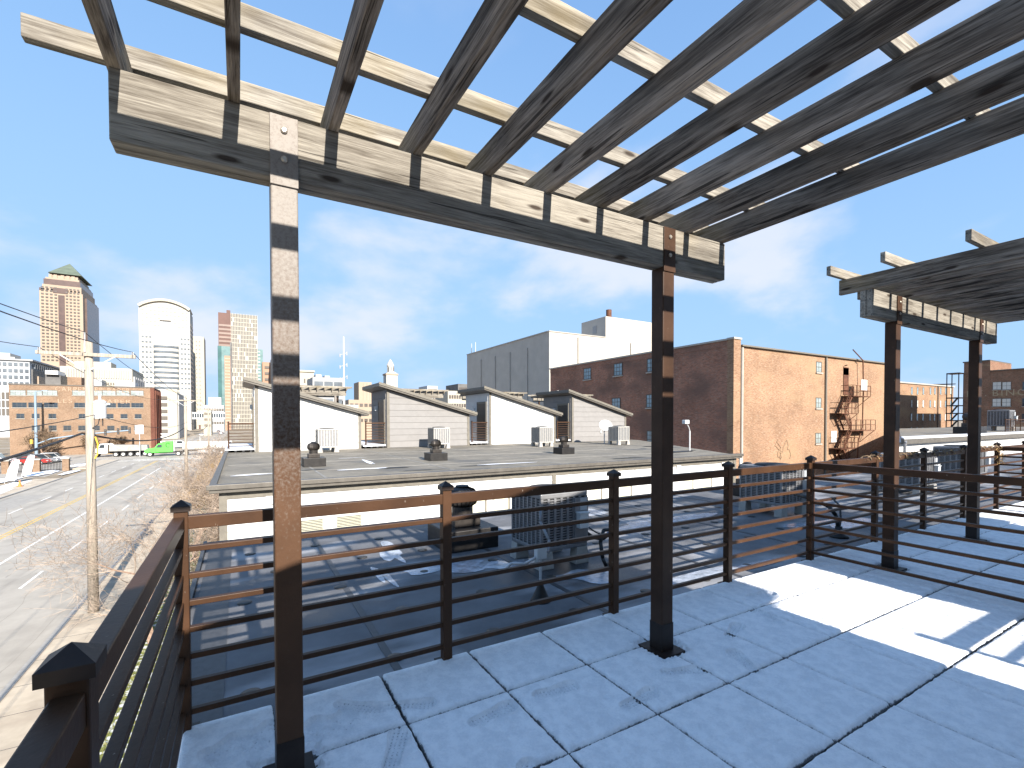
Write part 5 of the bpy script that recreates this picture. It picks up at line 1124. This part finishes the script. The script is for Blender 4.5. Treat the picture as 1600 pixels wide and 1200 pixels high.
for i, (x, y) in enumerate(((-17.2,300),(-9.4,330),(-12.5,390))): o = car('small %s car far up the street' % ('white','silver','charcoal')[i], (x,y,S+.03), rad(90), ('carwhite','carsilver','carblk')[i]); o['group'] = 'cars far up the street'
# traffic signals and lamps
sx, sy = onz(57, 714, S)
t = thing('signal_mast', 'blue grey traffic signal mast with a long arm over the crossing', 'traffic signal', (sx,sy,S)); hz = fz(57,612,sy)-S; az = fz(120,686,sy)-S; ae = fx(204,sy)-sx
MB().cyl((0,0,0),(0,0,hz),.30,.2,12).build('pole', M['bluesteel'], t); MB().tube([(0,0,az-1.0),(ae*.15,0,az+.2),(ae*.5,0,az+1.1),(ae,0,az+1.9)], .15, 8).build('mast_arm', M['bluesteel'], t)
for q in (.58,.72,.86,.99):
    o = MB().box(-.22,.22,-.35,-.1,-.75,.75).build('signal_head', M['signal'], t, (ae*q,0,az+1.1+(q-.5)*1.6)); b = MB()
    for z, in ((-.45,),(0,),(.45,)): MB().cyl((0,-.36,z),(0,-.42,z),.14,.14,10).build('lens', M['frame'], o)
MB().box(-.2,.2,-.4,-.1,3.0,3.9).build('signal_head', M['yellow'], t, (-.7,0,0)); MB().tube([(0,0,hz-.3),(-.0,0,hz),(1.3,0,hz+.25)], .07, 6).box(1.1,2.1,-.18,.18,hz+.2,hz+.36).build('lamp', M['bluesteel'], t)
lx, ly = onz(79, 706, S); t = thing('street_lamp', 'slim grey twin arm street lamp right of the signal mast', 'street lamp', (lx,ly,S)); hz = fz(79,628,ly)-S; MB().cyl((0,0,0),(0,0,hz),.2,.12,10).build('pole', M['bluesteel'], t)
for s_ in (-1,1): MB().tube([(0,0,hz),(s_*.9,0,hz+1.3),(s_*1.8,0,hz+1.5)], .07, 6).box(min(s_*1.7,s_*2.7),max(s_*1.7,s_*2.7),-.2,.2,hz+1.45,hz+1.62).build('lamp_arm', M['bluesteel'], t)
# feather flags, piers and fence, cone, signs
for i, (u, v, hp) in enumerate(((7,756,3.0),(33,746,3.1))):
    x, y = onz(u, v, S); t = thing('feather_flag', 'white feather flag by the car park, %s of two' % ('left' if i == 0 else 'right'), 'flag', (x,y,S), 'feather flags'); MB().tube([(0,0,0),(.35,0,1.8),(.8,0,hp),(1.1,0,hp+.1)], .03, 6).build('pole', M['zinc'], t)
    MB().prism([(.06,.35),(.95,.35),(1.25,1.6),(1.45,hp),(1.05,hp+.05),(.7,hp-.35),(.36,1.7)], 'y', -.012, .012).build('banner', M['snowpatch'], t)
fx0, fy0 = -34.2, 100.5
for i in range(4):
    t = thing('brick_pier', 'tan brick pier of the car park fence, %s from the left' % ('first','second','third','last')[i], 'pier', (fx0+i*3.3,fy0+i*.6,S+.02), 'brick piers of the car park fence'); MB().box(-.4,.4,-.4,.4,0,1.9).build('shaft', M['brickcarp'], t); MB().box(-.5,.5,-.5,.5,1.9,2.1).build('cap', M['coping'], t)
    if i < 3:
        t = thing('fence_panel', 'dark picket fence panel right of the %s brick pier' % ('first','second','third')[i], 'fence', (fx0+i*3.3+.4,fy0+i*.6,S+.02), 'fence panels between brick piers'); me = MB().box(-.03,.03,-.03,.03,.1,1.5).mesh('picket', M['black'])
        for k in range(15): put('picket', me, t, (.08+k*.17,.0+k*.03,0))
        MB().bar((0,0,1.4),(2.5,.45,1.4),.05,.06).bar((0,0,.25),(2.5,.45,.25),.05,.06).build('rail', M['black'], t)
x, y = onz(31, 762, S); t = thing('traffic_cone', 'orange traffic cone on the far pavement', 'traffic cone', (x,y,S+.13)); MB().box(-.25,.25,-.25,.25,0,.05).build('base', M['orange'], t); MB().cyl((0,0,.05),(0,0,.75),.18,.05,12).build('cone', M['orange'], t)
t = thing('no_turn_sign', 'white road sign with black arrow at the end of the signal arm', 'sign', (fx(217,133),133.4,S)); MB().box(-.75,.75,-.05,.05,fz(217,678,133)-S,fz(217,664,133)-S).build('panel', M['snowpatch'], t); MB().cyl((0,.1,0),(0,.1,fz(217,666,133)-S),.07,.07,8).build('post', M['zinc'], t); zc = fz(217,671,133)-S; MB().bar((-.4,-.07,zc+.3),(.2,-.07,zc+.1),.1,.12).bar((.2,-.07,zc+.1),(.4,-.07,zc-.4),.1,.12).build('arrow', M['black'], t)
for i, u in enumerate((291,312)):
    Yq = 175; t = thing('signal_post', 'small signal head on a post up the street, %s one' % ('left' if i == 0 else 'right'), 'traffic signal', (fx(u,Yq),Yq,S), 'signal posts up the street'); MB().cyl((0,0,0),(0,0,3.2),.09,.09,8).build('post', M['zinc'], t); MB().box(-.25,.25,-.2,.2,fz(u,671,Yq)-S,fz(u,664,Yq)-S).build('signal_head', M['maroon'], t)
t = thing('construction_fence', 'orange brown heap of earth beside the crossing', 'earth heap', (-24,152,S)); b = MB(); random.seed(6); n = 16
for j in range(n+1):
    for i in range(n+1):
        u, v = i/n*2-1, j/n*2-1; b.v.append((u*7, v*3, max(0,(1-u*u)*(1-v*v))*1.7+random.uniform(0,.12)))
b.f = [(j*(n+1)+i, j*(n+1)+i+1, (j+1)*(n+1)+i+1, (j+1)*(n+1)+i) for j in range(n) for i in range(n)]; b.build('soil', M['straw'], t); t.name = 'earth_heap'
